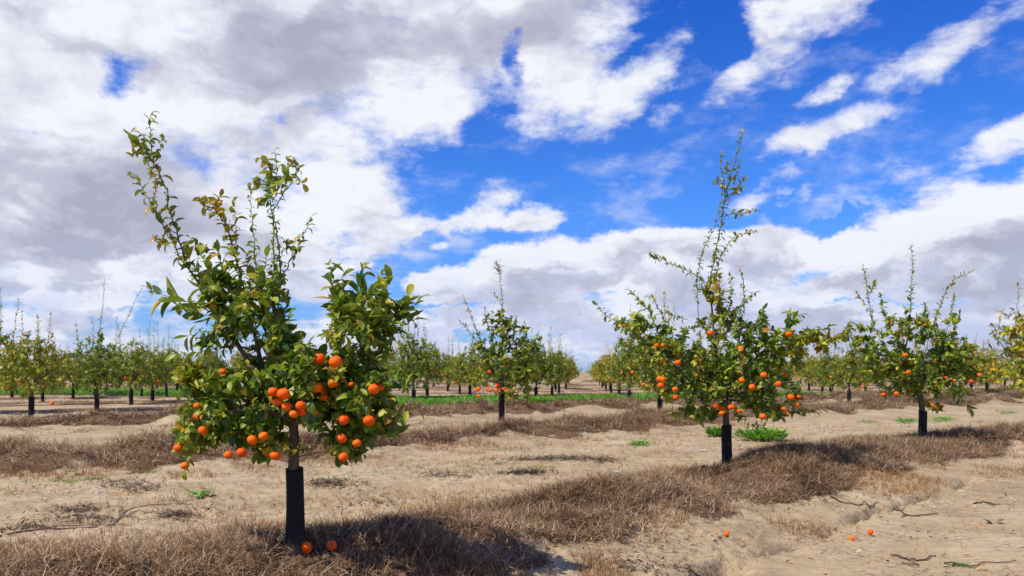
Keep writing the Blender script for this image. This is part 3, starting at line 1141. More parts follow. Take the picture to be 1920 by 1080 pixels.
def guard_mesh(h, r0, r1, seed=0, near=True):
    """open-topped foam sleeve with wall thickness, slightly crooked"""
    rs = np.random.default_rng(seed)
    nu = 28 if near else 10
    nz = 14 if near else 4
    vs = []
    a = np.arange(nu) * 2 * math.pi / nu
    ph = rs.uniform(0, 6.28)
    for wall in (0, 1):
        for j in range(nz + 1):
            t = j / nz
            rr = r0 + (r1 - r0) * min(1, t * 1.6) - wall * .009
            wob = 1 + .035 * np.sin(a * 2 + ph) + .02 * np.sin(a * 3 + ph + 3 * t)
            z = h * t + (.006 * np.sin(a + ph) if j == nz else 0 * a)
            ox = .004 * math.sin(3 * t + ph)
            vs.append(np.stack([np.cos(a) * rr * wob + ox, np.sin(a) * rr * wob, z - .03 * (j == 0) + 0 * a], 1))
    V = np.concatenate(vs)
    idx = np.arange(len(V)).reshape(2, nz + 1, nu)
    o = idx[0]
    q1 = np.stack([o[:-1], np.roll(o[:-1], -1, 1), np.roll(o[1:], -1, 1), o[1:]], -1).reshape(-1, 4)
    i_ = idx[1]
    q2 = np.stack([i_[:-1], i_[1:], np.roll(i_[1:], -1, 1), np.roll(i_[:-1], -1, 1)], -1).reshape(-1, 4)
    q3 = np.stack([o[-1], np.roll(o[-1], -1), np.roll(i_[-1], -1), i_[-1]], -1)
    return mesh_np('tree_guard', V, [q1, q2, q3], None, [M_guard])


class Hero:
    """a tree laid out in its own vertical plane (photo pixels at the trunk's distance give metres), with depth added"""
    def __init__(self, px, py, label, group='young citrus trees with black trunk guards'):
        self.X, self.Y, self.Z = ray_ground(px, py)
        self.px = px
        self.root = bpy.data.objects.new('citrus_tree', None)
        COL.objects.link(self.root)
        self.root.location = (self.X, self.Y, self.Z)
        self.root.empty_display_size = .2
        tag(self.root, label, 'citrus tree', group)
        self.s = self.Y / F

    def P(self, px, py, d=0.0):
        Yp = self.Y + d
        return np.array([(px - 960) / F * Yp - self.X, d, 1.0 + (HOR - py) / F * Yp - self.Z])

    def path(self, pts):
        return [self.P(*p) for p in pts]

    def blob(self, px, py, rx, ry, rd, n, yel=0.0, d=0.0):
        c = self.P(px, py, d)
        return (c, (rx * self.s, rd, ry * self.s), n, yel)

    def finish(self, limbs, shoots, blobs, seed, guard_h, g0, g1, oranges=(), near=True, leaf_len=.085, yellow=0.0, twig_leaf=11, orr=.037, twig_r=.0022, dgrow=.30):
        guard_h = 1.0 + (HOR - guard_h) / F * self.Y - self.Z
        L = [(self.path(p), a, b) for p, a, b in limbs]
        S = [(self.path(p), a, ll, y) for p, a, ll, y in shoots]
        tm, cm, sk = grow_tree(L, S, blobs, seed, near, leaf_len, yellow, twig_leaf=twig_leaf, twig_r=twig_r)
        link('trunk', tm, self.root)
        link('tree_guard', guard_mesh(guard_h, g0, g1, seed, near), self.root)
        link('crown', cm, self.root)
        rs = np.random.default_rng(seed + 1)
        for o in oranges:
            px, py, rpx = o[:3]
            d = o[3] if len(o) > 3 else -rs.uniform(.6, 1.0) * dgrow
            loc = self.P(px, py, d)
            rr = .88 * rpx * (self.Y + d) / F
            put_orange(self.root, loc, rr, rs)


# ---- the nearest tree
t1 = Hero(552, 1036, 'nearest citrus tree, heavy with oranges, tall leafy shoots and long black guard')
limbs = [
    ([(552, 1034), (551, 960), (550, 880), (552, 830), (549, 786)], .029, .022),
    ([(549, 790), (530, 750), (500, 712), (474, 690, .02), (445, 645, .04), (415, 600, .05), (395, 570, .06)], .018, .008),
    ([(549, 786), (520, 735, .02), (493, 695, .06), (481, 640, .08), (468, 594, .10), (455, 540, .12)], .016, .006),
    ([(550, 788), (535, 720, -.04), (520, 670, -.06), (516, 600, -.05), (512, 540, -.04)], .012, .005),
    ([(550, 788), (580, 740), (610, 700), (635, 650, .02), (655, 600, .04), (668, 560, .05)], .017, .006),
    ([(552, 780), (590, 720, .1), (640, 690, .15), (690, 650, .15), (725, 610, .12)], .014, .005),
    ([(550, 786), (600, 760, -.1), (650, 745, -.18), (700, 740, -.2), (740, 755, -.2)], .012, .004),
    ([(550, 790), (500, 770, -.1), (440, 770, -.18), (390, 785, -.2), (352, 815, -.2)], .012, .004),
    ([(550, 790), (510, 790, .1), (460, 800, .15), (420, 820, .15)], .010, .004),
    ([(550, 788), (540, 760, -.12), (525, 750, -.25)], .009, .005),
    ([(552, 786), (580, 770, .2), (620, 770, .3), (655, 790, .3)], .010, .004),
    ([(550, 788), (520, 740, .2), (470, 720, .3), (410, 715, .3)], .012, .004),
    ([(640, 690, .1), (655, 740, -.05), (655, 800, -.12), (650, 835, -.12)], .007, .003),
]
S1 = .062
shoots = [
    ([(380, 545, .06), (347, 490, .03), (330, 427), (317, 387), (310, 347), (295, 320), (287, 303), (280, 260), (283, 216, -.02)], .0045, .055, .12),
    ([(375, 530, .04), (343, 490), (313, 433, -.03), (297, 410, -.04), (283, 383, -.04), (267, 353, -.04), (250, 328, -.04)], .004, .055, .18),
    ([(287, 305), (270, 290, -.03), (255, 262, -.04), (246, 248, -.05)], .002, .055, .25),
    ([(287, 303), (298, 285, .02), (304, 262, .03), (303, 250, .03)], .002, .040, .25),
    ([(284, 270), (272, 265, .03), (262, 285, .03), (248, 295, .03)], .002, .045, .12),
    ([(283, 383, -.04), (292, 350, -.05), (288, 325, -.06)], .0018, .045, .5),
    ([(313, 433), (300, 455), (292, 447)], .0018, .045, .35),
    ([(455, 545, .1), (447, 500, .08), (433, 453, .06), (420, 413, .05), (400, 387, .04), (385, 372, .04)], .004, .055, .25),
    ([(440, 480, .08), (443, 440, .06), (440, 405, .06), (438, 378, .06)], .0025, .045, .28),
    ([(415, 410, .05), (407, 390, .02), (412, 368, .02)], .002, .05, .35),
    ([(395, 395, .05), (383, 385, .07), (376, 372, .08)], .002, .05, .40),
    ([(400, 470, .06), (380, 462, .04), (365, 450, .02)], .002, .045, .15),
    ([(484, 560, .05), (480, 510, .03), (476, 440, .02), (473, 397, .02), (467, 352, .02)], .003, .036, .15),
    ([(513, 640, -.05), (513, 537, -.03), (512, 470, -.02), (511, 413), (507, 373), (520, 330), (515, 285)], .0045, .042, .15),
    ([(519, 650, -.06), (525, 530, -.05), (522, 447, -.04), (514, 393, -.02), (540, 350), (562, 315, .02)], .0045, .036, .18),
    ([(512, 380), (500, 350, .03), (488, 335, .05), (472, 342, .06)], .0025, .060, .22),
    ([(512, 375), (528, 345, -.03), (545, 330, -.04), (568, 345, -.05)], .0025, .060, .22),
    ([(516, 360), (510, 325, .02), (500, 305, .02), (492, 300, .02)], .0022, .060, .25),
    ([(520, 350), (540, 315, .02), (552, 300, .02)], .0022, .055, .32),
    ([(507, 373), (495, 372, -.03), (480, 375, -.03)], .0018, .055, .2),
    ([(525, 540, -.02), (533, 510), (553, 480), (567, 443), (575, 425), (583, 408)], .003, .045, .20),
    ([(553, 480), (540, 462), (535, 455)], .0018, .05, .12),
    # upright leafy branches of the upper crown
    ([(430, 620, .05), (395, 560, .04), (372, 515, .02), (352, 480, 0)], .004, .085, .04),
    ([(440, 625, .05), (412, 560, .0), (392, 510, -.04), (376, 474, -.05)], .004, .082, .06),
    ([(452, 600, .08), (430, 540, .10), (415, 495, .10), (404, 462, .10)], .004, .078, .05),
    ([(462, 600, .08), (452, 550, .04), (446, 505, .02), (436, 470, .0)], .004, .072, .08),
    ([(468, 594, .10), (470, 550, .12), (466, 505, .14), (462, 478, .15)], .004, .070, .06),
    ([(478, 620, .08), (488, 570, .04), (494, 520, .0), (500, 482, -.03)], .004, .072, .08),
    ([(490, 640, .02), (505, 600, -.06), (498, 550, -.10), (486, 512, -.12)], .004, .072, .06),
    ([(505, 650, .0), (525, 610, .04), (535, 580, .06), (540, 552, .08)], .0035, .072, .02),
    ([(500, 680, .0), (525, 650, -.08), (538, 620, -.10), (543, 596, -.12)], .0035, .078, .0),
    ([(440, 640, .05), (410, 625, -.05), (380, 622, -.10), (352, 632, -.12)], .003, .080, .06),
    ([(445, 650, .05), (405, 655, .0), (370, 660, -.05), (332, 664, -.06)], .0025, .070, .05),
    ([(420, 600, .05), (385, 540, .12), (370, 500, .16), (372, 480, .16)], .0035, .080, .05),
    # broad-leaved sprays
    ([(400, 590, .05), (372, 575), (340, 562), (305, 553), (283, 544)], .003, .105, .05),
    ([(420, 600), (390, 590, -.05), (365, 590, -.08), (335, 575, -.08)], .0025, .10, .05),
    ([(640, 620, .03), (628, 570), (622, 530), (617, 497)], .003, .085, .05),
    ([(640, 600, .03), (640, 550), (645, 510)], .0022, .08, .05),
    ([(665, 570, .05), (675, 540), (684, 500)], .003, .09, .03),
    ([(668, 570, .05), (700, 545), (715, 515)], .0025, .085, .05),
    ([(690, 600, .05), (715, 565), (730, 525)], .003, .09, .05),
    ([(700, 620, .05), (740, 590), (765, 555)], .003, .09, .06),
    ([(720, 620, .05), (760, 590), (785, 565)], .003, .10, .07),
    ([(700, 640, .05), (745, 615), (775, 600)], .003, .09, .10),
    ([(700, 730, -.15), (740, 715, -.2), (762, 722, -.22)], .0025, .085, -.05),
    ([(690, 790, -.1), (730, 785, -.15), (765, 770, -.2), (780, 768, -.2)], .003, .075, .2),
    ([(700, 820, -.1), (725, 810, -.15), (748, 812, -.15)], .002, .07, .0),
    ([(385, 795, -.18), (360, 808, -.24), (344, 822, -.27), (333, 832, -.28)], .002, .052, .20),
    ([(376, 805, -.18), (362, 835, -.24), (352, 855, -.27), (346, 884, -.28)], .002, .052, .12),
    ([(400, 770, -.15), (375, 765, -.2), (352, 770, -.22), (338, 757, -.22)], .002, .055, .20),
    ([(470, 800, -.1), (500, 830, -.2), (520, 842, -.25)], .002, .05, .1),
    ([(552, 850, -.033), (545, 843, -.05), (566, 842, -.07), (575, 845, -.08)], .0012, .04, .3),
]
bl = t1.blob
blobs = [
    bl(440, 560, 62, 60, .22, 15, .05), bl(395, 525, 40, 46, .18, 8, .08), bl(500, 570, 40, 86, .20, 12, .06),
    bl(430, 620, 54, 54, .24, 14, .04), bl(525, 655, 52, 42, .22, 20, .10),
    bl(480, 720, 96, 46, .34, 52, .04), bl(590, 690, 76, 52, .34, 56, .04), bl(655, 655, 68, 66, .30, 40, .08), bl(695, 590, 62, 48, .22, 26, .10), bl(640, 575, 26, 38, .15, 8, .02),
    bl(690, 730, 62, 46, .30, 46, -.02), bl(610, 755, 62, 46, .36, 46, -.02), bl(530, 770, 66, 32, .36, 30, .0),
    bl(430, 780, 70, 44, .34, 46, .02), bl(385, 790, 44, 34, .22, 24, .14), bl(350, 830, 22, 28, .12, 10, .22), bl(400, 720, 48, 36, .28, 28, .18),
    bl(480, 815, 62, 26, .28, 26, .06), bl(655, 810, 42, 34, .24, 34, -.06), bl(650, 845, 26, 14, .15, 8, -.05), bl(705, 790, 44, 28, .25, 20, .08),
    bl(370, 700, 26, 22, .12, 8, .3), bl(500, 850, 22, 10, .1, 5, .05),
]
ora = [(629, 678, 14.5), (599, 673, 12.5, -.22), (593, 727, 13.5), (624, 719, 11.5), (512, 735, 11.5, -.30), (532, 739, 15, -.34), (521, 753, 10.5, -.28), (538, 762, 12.5, -.32),
       (564, 761, 12.5, -.36), (565, 772, 11.5, -.30), (551, 776, 10.5, -.33), (586, 773, 12), (701, 730, 12), (714, 725, 9, -.20), (645, 787, 12.5), (692, 789, 12), (641, 822, 12),
       (608, 731, 9, -.2), (607, 745, 9, -.2), (660, 721, 8, -.1), (669, 831, 10), (644, 857, 10), (473, 825, 12), (494, 818, 10.5), (516, 854, 12), (501, 846, 10, -.2), (453, 849, 11.5), (428, 853, 10),
       (445, 821, 9, -.15), (370, 780, 10), (380, 807, 10), (334, 840, 10, -.28), (347, 873, 10, -.28), (367, 840, 8, -.18), (370, 762, 9, -.2), (404, 776, 9, -.2), (418, 697, 8, -.2), (429, 759, 8, -.1), (429, 797, 7, -.05)]
t1.finish(limbs, shoots, blobs, 201, 878, .047, .0405, ora, True, .064, 0.02, 16, dgrow=.36)

# ---- second tree in the front row
t2 = Hero(1363, 884, 'second citrus tree of the front row, wide crown under one very tall shoot')
limbs = [
    ([(1363, 882), (1362, 820), (1361, 780), (1359, 740)], .038, .028),
    ([(1359, 742), (1342, 724), (1291, 701, -.1), (1256, 678, -.15), (1238, 661, -.15), (1200, 632, -.1), (1160, 605)], .018, .006),
    ([(1359, 742), (1350, 700), (1344, 660), (1338, 620), (1335, 580), (1333, 545)], .018, .007),
    ([(1360, 742), (1385, 710), (1410, 680, .1), (1440, 650, .1), (1480, 620, .1)], .016, .006),
    ([(1360, 745), (1400, 735, -.2), (1450, 720, -.3), (1490, 715, -.3)], .014, .005),
    ([(1360, 745), (1320, 735, -.2), (1280, 740, -.3)], .012, .005),
    ([(1360, 742), (1370, 700, .2), (1385, 640, .3), (1395, 600, .3)], .014, .005),
    ([(1360, 742), (1320, 700, .2), (1270, 650, .3), (1230, 620, .3)], .014, .005),
    ([(1359, 750), (1390, 752, .2), (1430, 762, .3)], .012, .005),
    ([(1440, 650, .1), (1500, 640), (1545, 640), (1572, 628)], .008, .003),
]
shoots = [
    ([(1333, 560), (1329, 535), (1347, 447), (1357, 396), (1366, 340), (1379, 302), (1388, 270), (1392, 248)], .006, .062, .14),
    ([(1310, 600), (1307, 547), (1313, 487), (1332, 440), (1347, 409), (1352, 370)], .004, .048, .14),
    ([(1360, 380), (1357, 340), (1352, 310), (1354, 285)], .003, .05, .2),
    ([(1362, 362), (1345, 340), (1346, 335)], .002, .05, .2), ([(1362, 370), (1385, 350), (1397, 332)], .003, .06, .24), ([(1368, 335), (1362, 315), (1366, 300)], .002, .05, .15),
    ([(1368, 345), (1380, 330), (1386, 305)], .002, .05, .18), ([(1360, 378), (1378, 362), (1394, 348)], .002, .06, .24),
    ([(1357, 405), (1372, 402), (1395, 397), (1420, 392)], .003, .055, .24),
    ([(1345, 500), (1351, 484), (1373, 447), (1395, 437), (1413, 433)], .003, .06, .28),
    ([(1340, 560), (1329, 538), (1300, 513), (1256, 494), (1222, 472)], .004, .055, .18),
    ([(1240, 490), (1228, 484), (1220, 478)], .003, .06, .2),
    ([(1395, 590), (1395, 553), (1392, 520), (1385, 500)], .004, .048, .16), ([(1385, 590), (1400, 560), (1418, 548)], .002, .05, .12),
    ([(1350, 600), (1350, 540), (1345, 500), (1342, 470)], .004, .065, .42),
    ([(1365, 600), (1372, 545), (1368, 515)], .003, .06, .30),
    ([(1200, 632), (1160, 605), (1135, 590), (1120, 572)], .004, .075, .16),
    ([(1240, 640), (1220, 590), (1195, 560), (1182, 545)], .004, .07, .2), ([(1260, 620), (1235, 580), (1225, 560), (1215, 555)], .003, .07, .14),
    ([(1430, 650), (1430, 600), (1432, 580)], .003, .08, .0), ([(1480, 620), (1485, 600), (1500, 590)], .003, .10, .0), ([(1470, 630), (1480, 600), (1478, 585)], .003, .10, .0),
    ([(1545, 640), (1570, 632), (1582, 628)], .003, .08, .2), ([(1500, 640), (1530, 625), (1556, 612)], .003, .08, .1),
    ([(1480, 750), (1510, 772), (1545, 768)], .003, .07, .3), ([(1390, 790), (1410, 800), (1430, 800)], .002, .07, .4),
    ([(1290, 770), (1270, 775), (1255, 778)], .003, .075, .2), ([(1290, 600), (1260, 590), (1250, 575)], .003, .05, .15),
]
bl = t2.blob
blobs = [
    bl(1350, 690, 88, 58, .55, 115, .02), bl(1350, 600, 46, 52, .35, 40, .16), bl(1340, 545, 24, 40, .2, 16, .26), bl(1230, 645, 66, 46, .4, 60, .06), bl(1190, 610, 34, 28, .25, 16, .1),
    bl(1290, 650, 50, 52, .45, 40, .06), bl(1420, 640, 58, 54, .45, 60, .02), bl(1485, 655, 52, 46, .4, 48, .12), bl(1530, 640, 36, 22, .25, 18, .2),
    bl(1440, 720, 62, 50, .5, 66, -.04), bl(1300, 730, 56, 40, .5, 40, .02), bl(1380, 750, 60, 32, .5, 40, .04), bl(1455, 770, 40, 18, .35, 20, .0), bl(1240, 710, 30, 36, .3, 18, .06), bl(1310, 775, 30, 16, .3, 12, .1),
]
ora2 = [(1332, 624, 6.5), (1479, 627, 7), (1388, 655, 7.5), (1271, 680, 6.5), (1231, 648, 5), (1243, 647, 5), (1432, 703, 7), (1391, 713, 7), (1410, 726, 7), (1459, 720, 7.5), (1473, 702, 5, -.2),
        (1243, 711, 7), (1236, 710, 6, -.3), (1239, 723, 8), (1266, 730, 7), (1267, 745, 6), (1483, 745, 7.5), (1498, 744, 5), (1493, 759, 6.5), (1469, 768, 6, -.3), (1475, 777, 6, -.2), (1430, 781, 7.5), (1371, 763, 7),
        (1343, 762, 7), (1354, 766, 7), (1353, 775, 6.5), (1386, 771, 6)]
t2.finish(limbs, shoots, blobs, 202, 797, .050, .048, ora2, True, .072, .03, 14, dgrow=.52)

# ---- third tree
t3 = Hero(1730, 828, 'third citrus tree of the front row, round crown with a tall central shoot')
limbs = [
    ([(1730, 826), (1729, 770), (1723, 735), (1718, 715)], .045, .034),
    ([(1720, 722), (1690, 700), (1660, 692), (1633, 689, -.1), (1610, 670)], .02, .006),
    ([(1719, 718), (1700, 690), (1697, 660), (1705, 620), (1707, 590)], .018, .007), ([(1720, 720), (1750, 690), (1765, 660), (1775, 620)], .018, .006),
    ([(1720, 722), (1760, 710, -.14), (1800, 700, -.4)], .016, .005), ([(1720, 722), (1690, 715, -.3), (1650, 715, -.4)], .016, .005), ([(1720, 720), (1730, 680, .4), (1740, 640, .5)], .016, .005),
]
shoots = [
    ([(1707, 600), (1707, 584), (1709, 537), (1711, 490), (1707, 463)], .006, .075, .2), ([(1640, 620), (1629, 564), (1624, 525), (1618, 500)], .005, .065, .24), ([(1629, 555), (1637, 535), (1640, 527)], .003, .07, .25),
    ([(1627, 575), (1612, 558), (1606, 545)], .003, .06, .3), ([(1745, 620), (1758, 588), (1773, 549), (1793, 522), (1820, 510)], .005, .075, .26), ([(1775, 620), (1785, 580), (1788, 555)], .004, .07, .15),
    ([(1670, 620), (1655, 580), (1652, 557)], .004, .08, .02), ([(1780, 640), (1795, 605), (1800, 588)], .004, .08, .05), ([(1730, 610), (1735, 585), (1735, 568)], .004, .08, .05), ([(1600, 640), (1592, 620), (1595, 605)], .004, .08, .1),
    ([(1730, 745), (1758, 765), (1765, 768)], .003, .08, .45), ([(1790, 740), (1812, 755), (1822, 768)], .003, .12, .0), ([(1800, 690), (1835, 690), (1850, 700)], .003, .08, .25),
]
bl = t3.blob
blobs = [bl(1720, 680, 86, 54, .6, 145, .02), bl(1640, 665, 52, 48, .4, 76, .05), bl(1610, 630, 28, 34, .3, 18, .08), bl(1700, 612, 48, 38, .4, 48, .08), bl(1795, 680, 54, 46, .45, 82, .05), bl(1760, 620, 36, 34, .35, 26, .06),
         bl(1720, 722, 84, 26, .6, 60, .04), bl(1755, 762, 18, 12, .15, 6, .45), bl(1830, 700, 24, 22, .25, 12, .2)]
ora3 = [(1697, 666, 5), (1703, 698, 5), (1821, 715, 5), (1681, 738, 5), (1656, 740, 4.5), (1837, 703, 4.5), (1774, 708, 3), (1790, 714, 3.5)]
t3.finish(limbs, shoots, blobs, 203, 770, .060, .056, ora3, True, .084, .05, 12, dgrow=.6)

# ---- centre tree of the second row
t4 = Hero(941, 796, 'citrus tree left of the central lane with a bare reddish tip on its tallest shoot')
limbs = [
    ([(941, 794), (941, 740), (942, 715)], .05, .04), ([(942, 720), (925, 700), (905, 650), (890, 610)], .02, .007), ([(942, 718), (942, 660), (942, 610)], .02, .007), ([(942, 718), (965, 680), (985, 640)], .02, .007),
    ([(942, 720), (915, 715, -.3), (893, 722, -.4)], .018, .005), ([(942, 720), (980, 710, -.14)], .018, .006), ([(942, 720), (950, 680, .4)], .018, .006),
]
shoots = [
    ([(942, 630), (942, 571), (937, 515), (931, 490)], .006, .06, .1), ([(905, 650), (883, 593), (868, 553)], .005, .075, .16), ([(900, 650), (875, 615), (861, 601)], .005, .08, .06),
    ([(925, 640), (912, 600), (909, 578)], .005, .085, .0), ([(940, 570), (930, 556), (925, 552)], .003, .08, .3), ([(960, 640), (966, 610), (968, 595)], .005, .08, .03), ([(985, 650), (985, 620), (983, 605)], .004, .07, .15), ([(1000, 660), (1005, 635), (1009, 622)], .004, .08, .1),
    ([(955, 640), (950, 610), (955, 600)], .004, .08, .03),
]
bl = t4.blob
blobs = [bl(955, 690, 56, 50, .55, 130, .03), bl(915, 650, 34, 34, .4, 36, .02), bl(985, 680, 36, 46, .45, 46, .05), bl(895, 705, 24, 28, .3, 22, .14), bl(938, 615, 36, 36, .35, 50, .06), bl(965, 640, 34, 30, .35, 26, .04), bl(1005, 650, 18, 26, .25, 12, .1), bl(960, 738, 36, 14, .4, 18, .06)]
ora4 = [(918, 697, 4.4), (931, 725, 4.2), (931, 732, 4), (934, 721, 3.6), (944, 729, 4.2), (952, 732, 3.8), (914, 729, 3.8), (919, 732, 4), (898, 742, 4), (896, 731, 4), (891, 732, 3.8), (899, 728, 3.5)]
t4.finish(limbs, shoots, blobs, 204, 740, .065, .062, ora4, True, .11, .02, 9, dgrow=.5)
# dry reddish seed tip
tb = Tubes()
rs = np.random.default_rng(5)
for i in range(38):
    q_ = rs.random()
    a = t4.P(936 - 5 * q_ + rs.normal(0, 1.0), 515 - 22 * q_)
    b = a + np.array([rs.normal(0, .06), rs.normal(0, .05), rs.uniform(-.02, .12)])
    tb.add(curve_pts([a, (a + b) / 2 + rs.normal(0, .01, 3), b], 4), np.linspace(.0045, .002, 5) if False else .0036, 4, 0)
link('dry_shoot_tip', tb.mesh('dry_shoot_tip', mat_plain('dry_red_twig', (.20, .10, .08))), t4.root)


# ------------------------------------------------------------------ generic trees
def variant(seed, yellow, fruit, shoot_h=2.15, wide=.72, nshoot=5, scale_leaf=.10, lean=None):
    r = np.random.default_rng(seed)
    limbs = [([(0, 0, 0), (r.normal(0, .01), 0, .3), (r.normal(0, .02), 0, .62)], .045, .03)]
    nl = 7
    for i in range(nl):
        a = 2 * math.pi * i / nl + r.normal(0, .3)
        q = r.uniform(.35, .6) * wide / .7
        limbs.append(([(0, 0, .58), (math.cos(a) * q * .4, math.sin(a) * q * .4, .78), (math.cos(a) * q, math.sin(a) * q, r.uniform(.95, 1.3))], .018, .006))
    shoots = []
    for i in range(nshoot):
        a = r.uniform(0, 6.28)
        q = r.uniform(.05, .4)
        top = r.uniform(.62, 1.0) * shoot_h
        o = r.uniform(1.0, 1.7)
        top *= 1.12
        shoots.append(([(math.cos(a) * q, math.sin(a) * q, 1.05), (math.cos(a) * q * (1 + o) / 2 + .02, math.sin(a) * q * (1 + o) / 2, (1.05 + top) / 2), (math.cos(a) * q * o, math.sin(a) * q * o, top)], .005, .085, .14))
    if lean:
        shoots += lean
    blobs = [((0, 0, 1.0), (wide * 1.05, wide * 1.05, .50), 130, 0), ((r.normal(0, .1), 0, 1.42), (wide * .62, wide * .62, .38), 52, .06), ((0, 0, .66), (wide * .95, wide * .95, .30), 56, .02),
             ((-wide * .7, .1, 1.25), (.30, .30, .32), 18, .08), ((wide * .7, -.1, 1.2), (.30, .30, .30), 18, .08), ((0, wide * .5, 1.3), (.3, .3, .35), 14, .08)]
    tm, cm, sk = grow_tree(limbs, shoots, blobs, seed, False, scale_leaf, yellow, twig_leaf=8, twig_r=.003)
    gm = guard_mesh(r.uniform(.30, .42), .058, .055, seed, False)
    fr = []
    for i in range(fruit):
        a = r.uniform(0, 6.28)
        fr.append((math.cos(a) * wide * .85, math.sin(a) * wide * .85, r.uniform(.5, .95)))
    return tm, gm, cm, fr


VARS = [variant(301, .05, 5), variant(302, .12, 3, 2.25, .66), variant(303, .17, 6, 2.0, .75), variant(304, .07, 2, 2.4, .7, 9), variant(305, .24, 4, 1.9, .72, 5), variant(306, .30, 5, 1.95, .74, 6),
        variant(307, .10, 9, 2.1, .7), variant(308, .36, 3, 1.8, .7, 5)]
V_tallpair = variant(310, .0, 2, 1.9, .75, 6, .10, [
    ([(.05, 0, 1.2), (.06, 0, 1.8), (.12, .02, 2.4), (.18, 0, 3.0)], .006, .07, .05),
    ([(.35, 0, 1.2), (.55, 0, 1.8), (.8, 0, 2.3), (1.05, 0, 2.82)], .006, .07, .05),
    ([(.4, 0, 1.2), (.42, .05, 1.6), (.46, 0, 2.1)], .005, .07, .05)])


def plant(v, X, Y, rot, sc, label, group, simple=False):
    tm, gm, cm, fr = v
    Z = float(hgt(np.array([X]), np.array([Y]))[0])
    root = bpy.data.objects.new('citrus_tree', None)
    root.empty_display_size = .2
    COL.objects.link(root)
    root.location = (X, Y, Z)
    root.rotation_euler = (0, 0, rot)
    sc *= 1.17
    root.scale = (sc, sc, sc * 1.03)
    tag(root, label, 'citrus tree', group)
    for nm, me in (('trunk', tm), ('tree_guard', gm), ('crown', cm)):
        o = bpy.data.objects.new(nm, me)
        COL.objects.link(o)
        o.parent = root
    if not simple:
        rs_ = np.random.default_rng(int(abs(X * 100)) + 1)
        for p in fr[::2]:
            put_orange(root, p, .036, rs_)
    return root


GN = 'young citrus trees with black trunk guards'
near_list = [
    # px, py, variant, scale, label
    (59, 783, 4, 1.0, 'bushy yellow-green citrus tree at the left with a thick black guard behind the grass heap'),
    (182, 771, 'T', 1.0, 'citrus tree at the left with two very long thin shoots, one leaning right'),
    (246, 759, 0, 1.05, 'dark green citrus tree next right of the one with two long leaning shoots'),
    (286, 751, 1, 1.0, 'citrus tree second to the right of the one with two long leaning shoots'),
    (312, 744, 3, 1.0, 'citrus tree with upright shoots, third right of the one with two long shoots'),
    (332, 738, 2, 1.0, 'small citrus tree left of the nearest tree, fourth from the one with two long shoots'),
    (80, 754, 2, 1.0, 'yellowish citrus tree seen behind the thick black guard at far left'),
    (137, 748, 5, 1.0, 'yellow citrus tree left behind the one with two long shoots'),
    (-22, 775, 1, 1.15, 'citrus tree cut by the left edge of the picture, its crown only'),
    (22, 745, 5, 1.0, 'distant yellow citrus tree near the left picture edge, trunk ending at the green weeds'),
    (776, 757, 3, 1.05, 'tall dark citrus tree just right of the nearest tree, standing in green weeds'),
    (801, 745, 0, 1.0, 'citrus tree right behind the tall dark one beside the nearest tree'),
    (862, 739, 2, 1.0, 'citrus tree with few fruit left of the fruit-laden one near the picture centre'),
    (881, 744, 6, 1.0, 'citrus tree with many oranges left behind the centre tree'),
    (1005, 752, 0, 1.0, 'dark citrus tree right behind the centre tree in the green strip'),
    (1035, 743, 1, 1.0, 'second citrus tree of the line left of the central lane'),
    (1048, 738, 6, .95, 'third citrus tree of the line left of the central lane, oranges low down'),
    (1061, 730, 4, 1.0, 'fourth citrus tree of the line left of the central lane'),
    (1180, 755, 3, 1.0, 'nearest citrus tree of the line right of the central lane, in the green strip'),
    (1161, 741, 4, 1.0, 'second citrus tree of the line right of the central lane'),
    (1146, 736, 5, 1.0, 'third citrus tree of the line right of the central lane, yellow leaved'),
    (1136, 731, 7, 1.0, 'fourth citrus tree of the line right of the central lane, very yellow'),
    (1237, 778, 1, 1.0, 'citrus tree behind the left arm of the wide second tree'),
    (1592, 757, 6, .95, 'citrus tree with low oranges between the second and third front trees'),
    (1542, 742, 2, 1.0, 'yellow-green citrus tree behind the right arm of the second front tree'),
    (1517, 733, 5, 1.0, 'small distant yellow tree right of the second front tree'),
    (1623, 740, 0, 1.0, 'distant citrus tree just left behind the third front tree'),
    (1800, 745, 4, 1.0, 'distant yellow tree just right behind the third front tree'),
    (1940, 797, 4, 1.30, 'large citrus tree cut by the right edge of the picture'),
    (1850, 741, 7, 1.0, 'distant yellow tree between the third front tree and the right edge'),
    (400, 742, 3, 1.0, 'citrus tree hidden behind the lower left of the nearest tree'),
    (700, 742, 4, 1.0, 'yellow citrus tree behind the right side of the nearest tree'),
]
placed = [(t.X, t.Y) for t in (t1, t2, t3, t4)]
rp = np.random.default_rng(400)
for px, py, vi, sc, lab in near_list:
    X, Y, Z = ray_ground(px, py)
    v = V_tallpair if vi == 'T' else VARS[vi]
    plant(v, X, Y, 0.0 if vi == 'T' else rp.uniform(0, 6.28), sc * (1 if vi == 'T' else rp.uniform(.90, 1.08)), lab, GN)
    placed.append((X, Y))

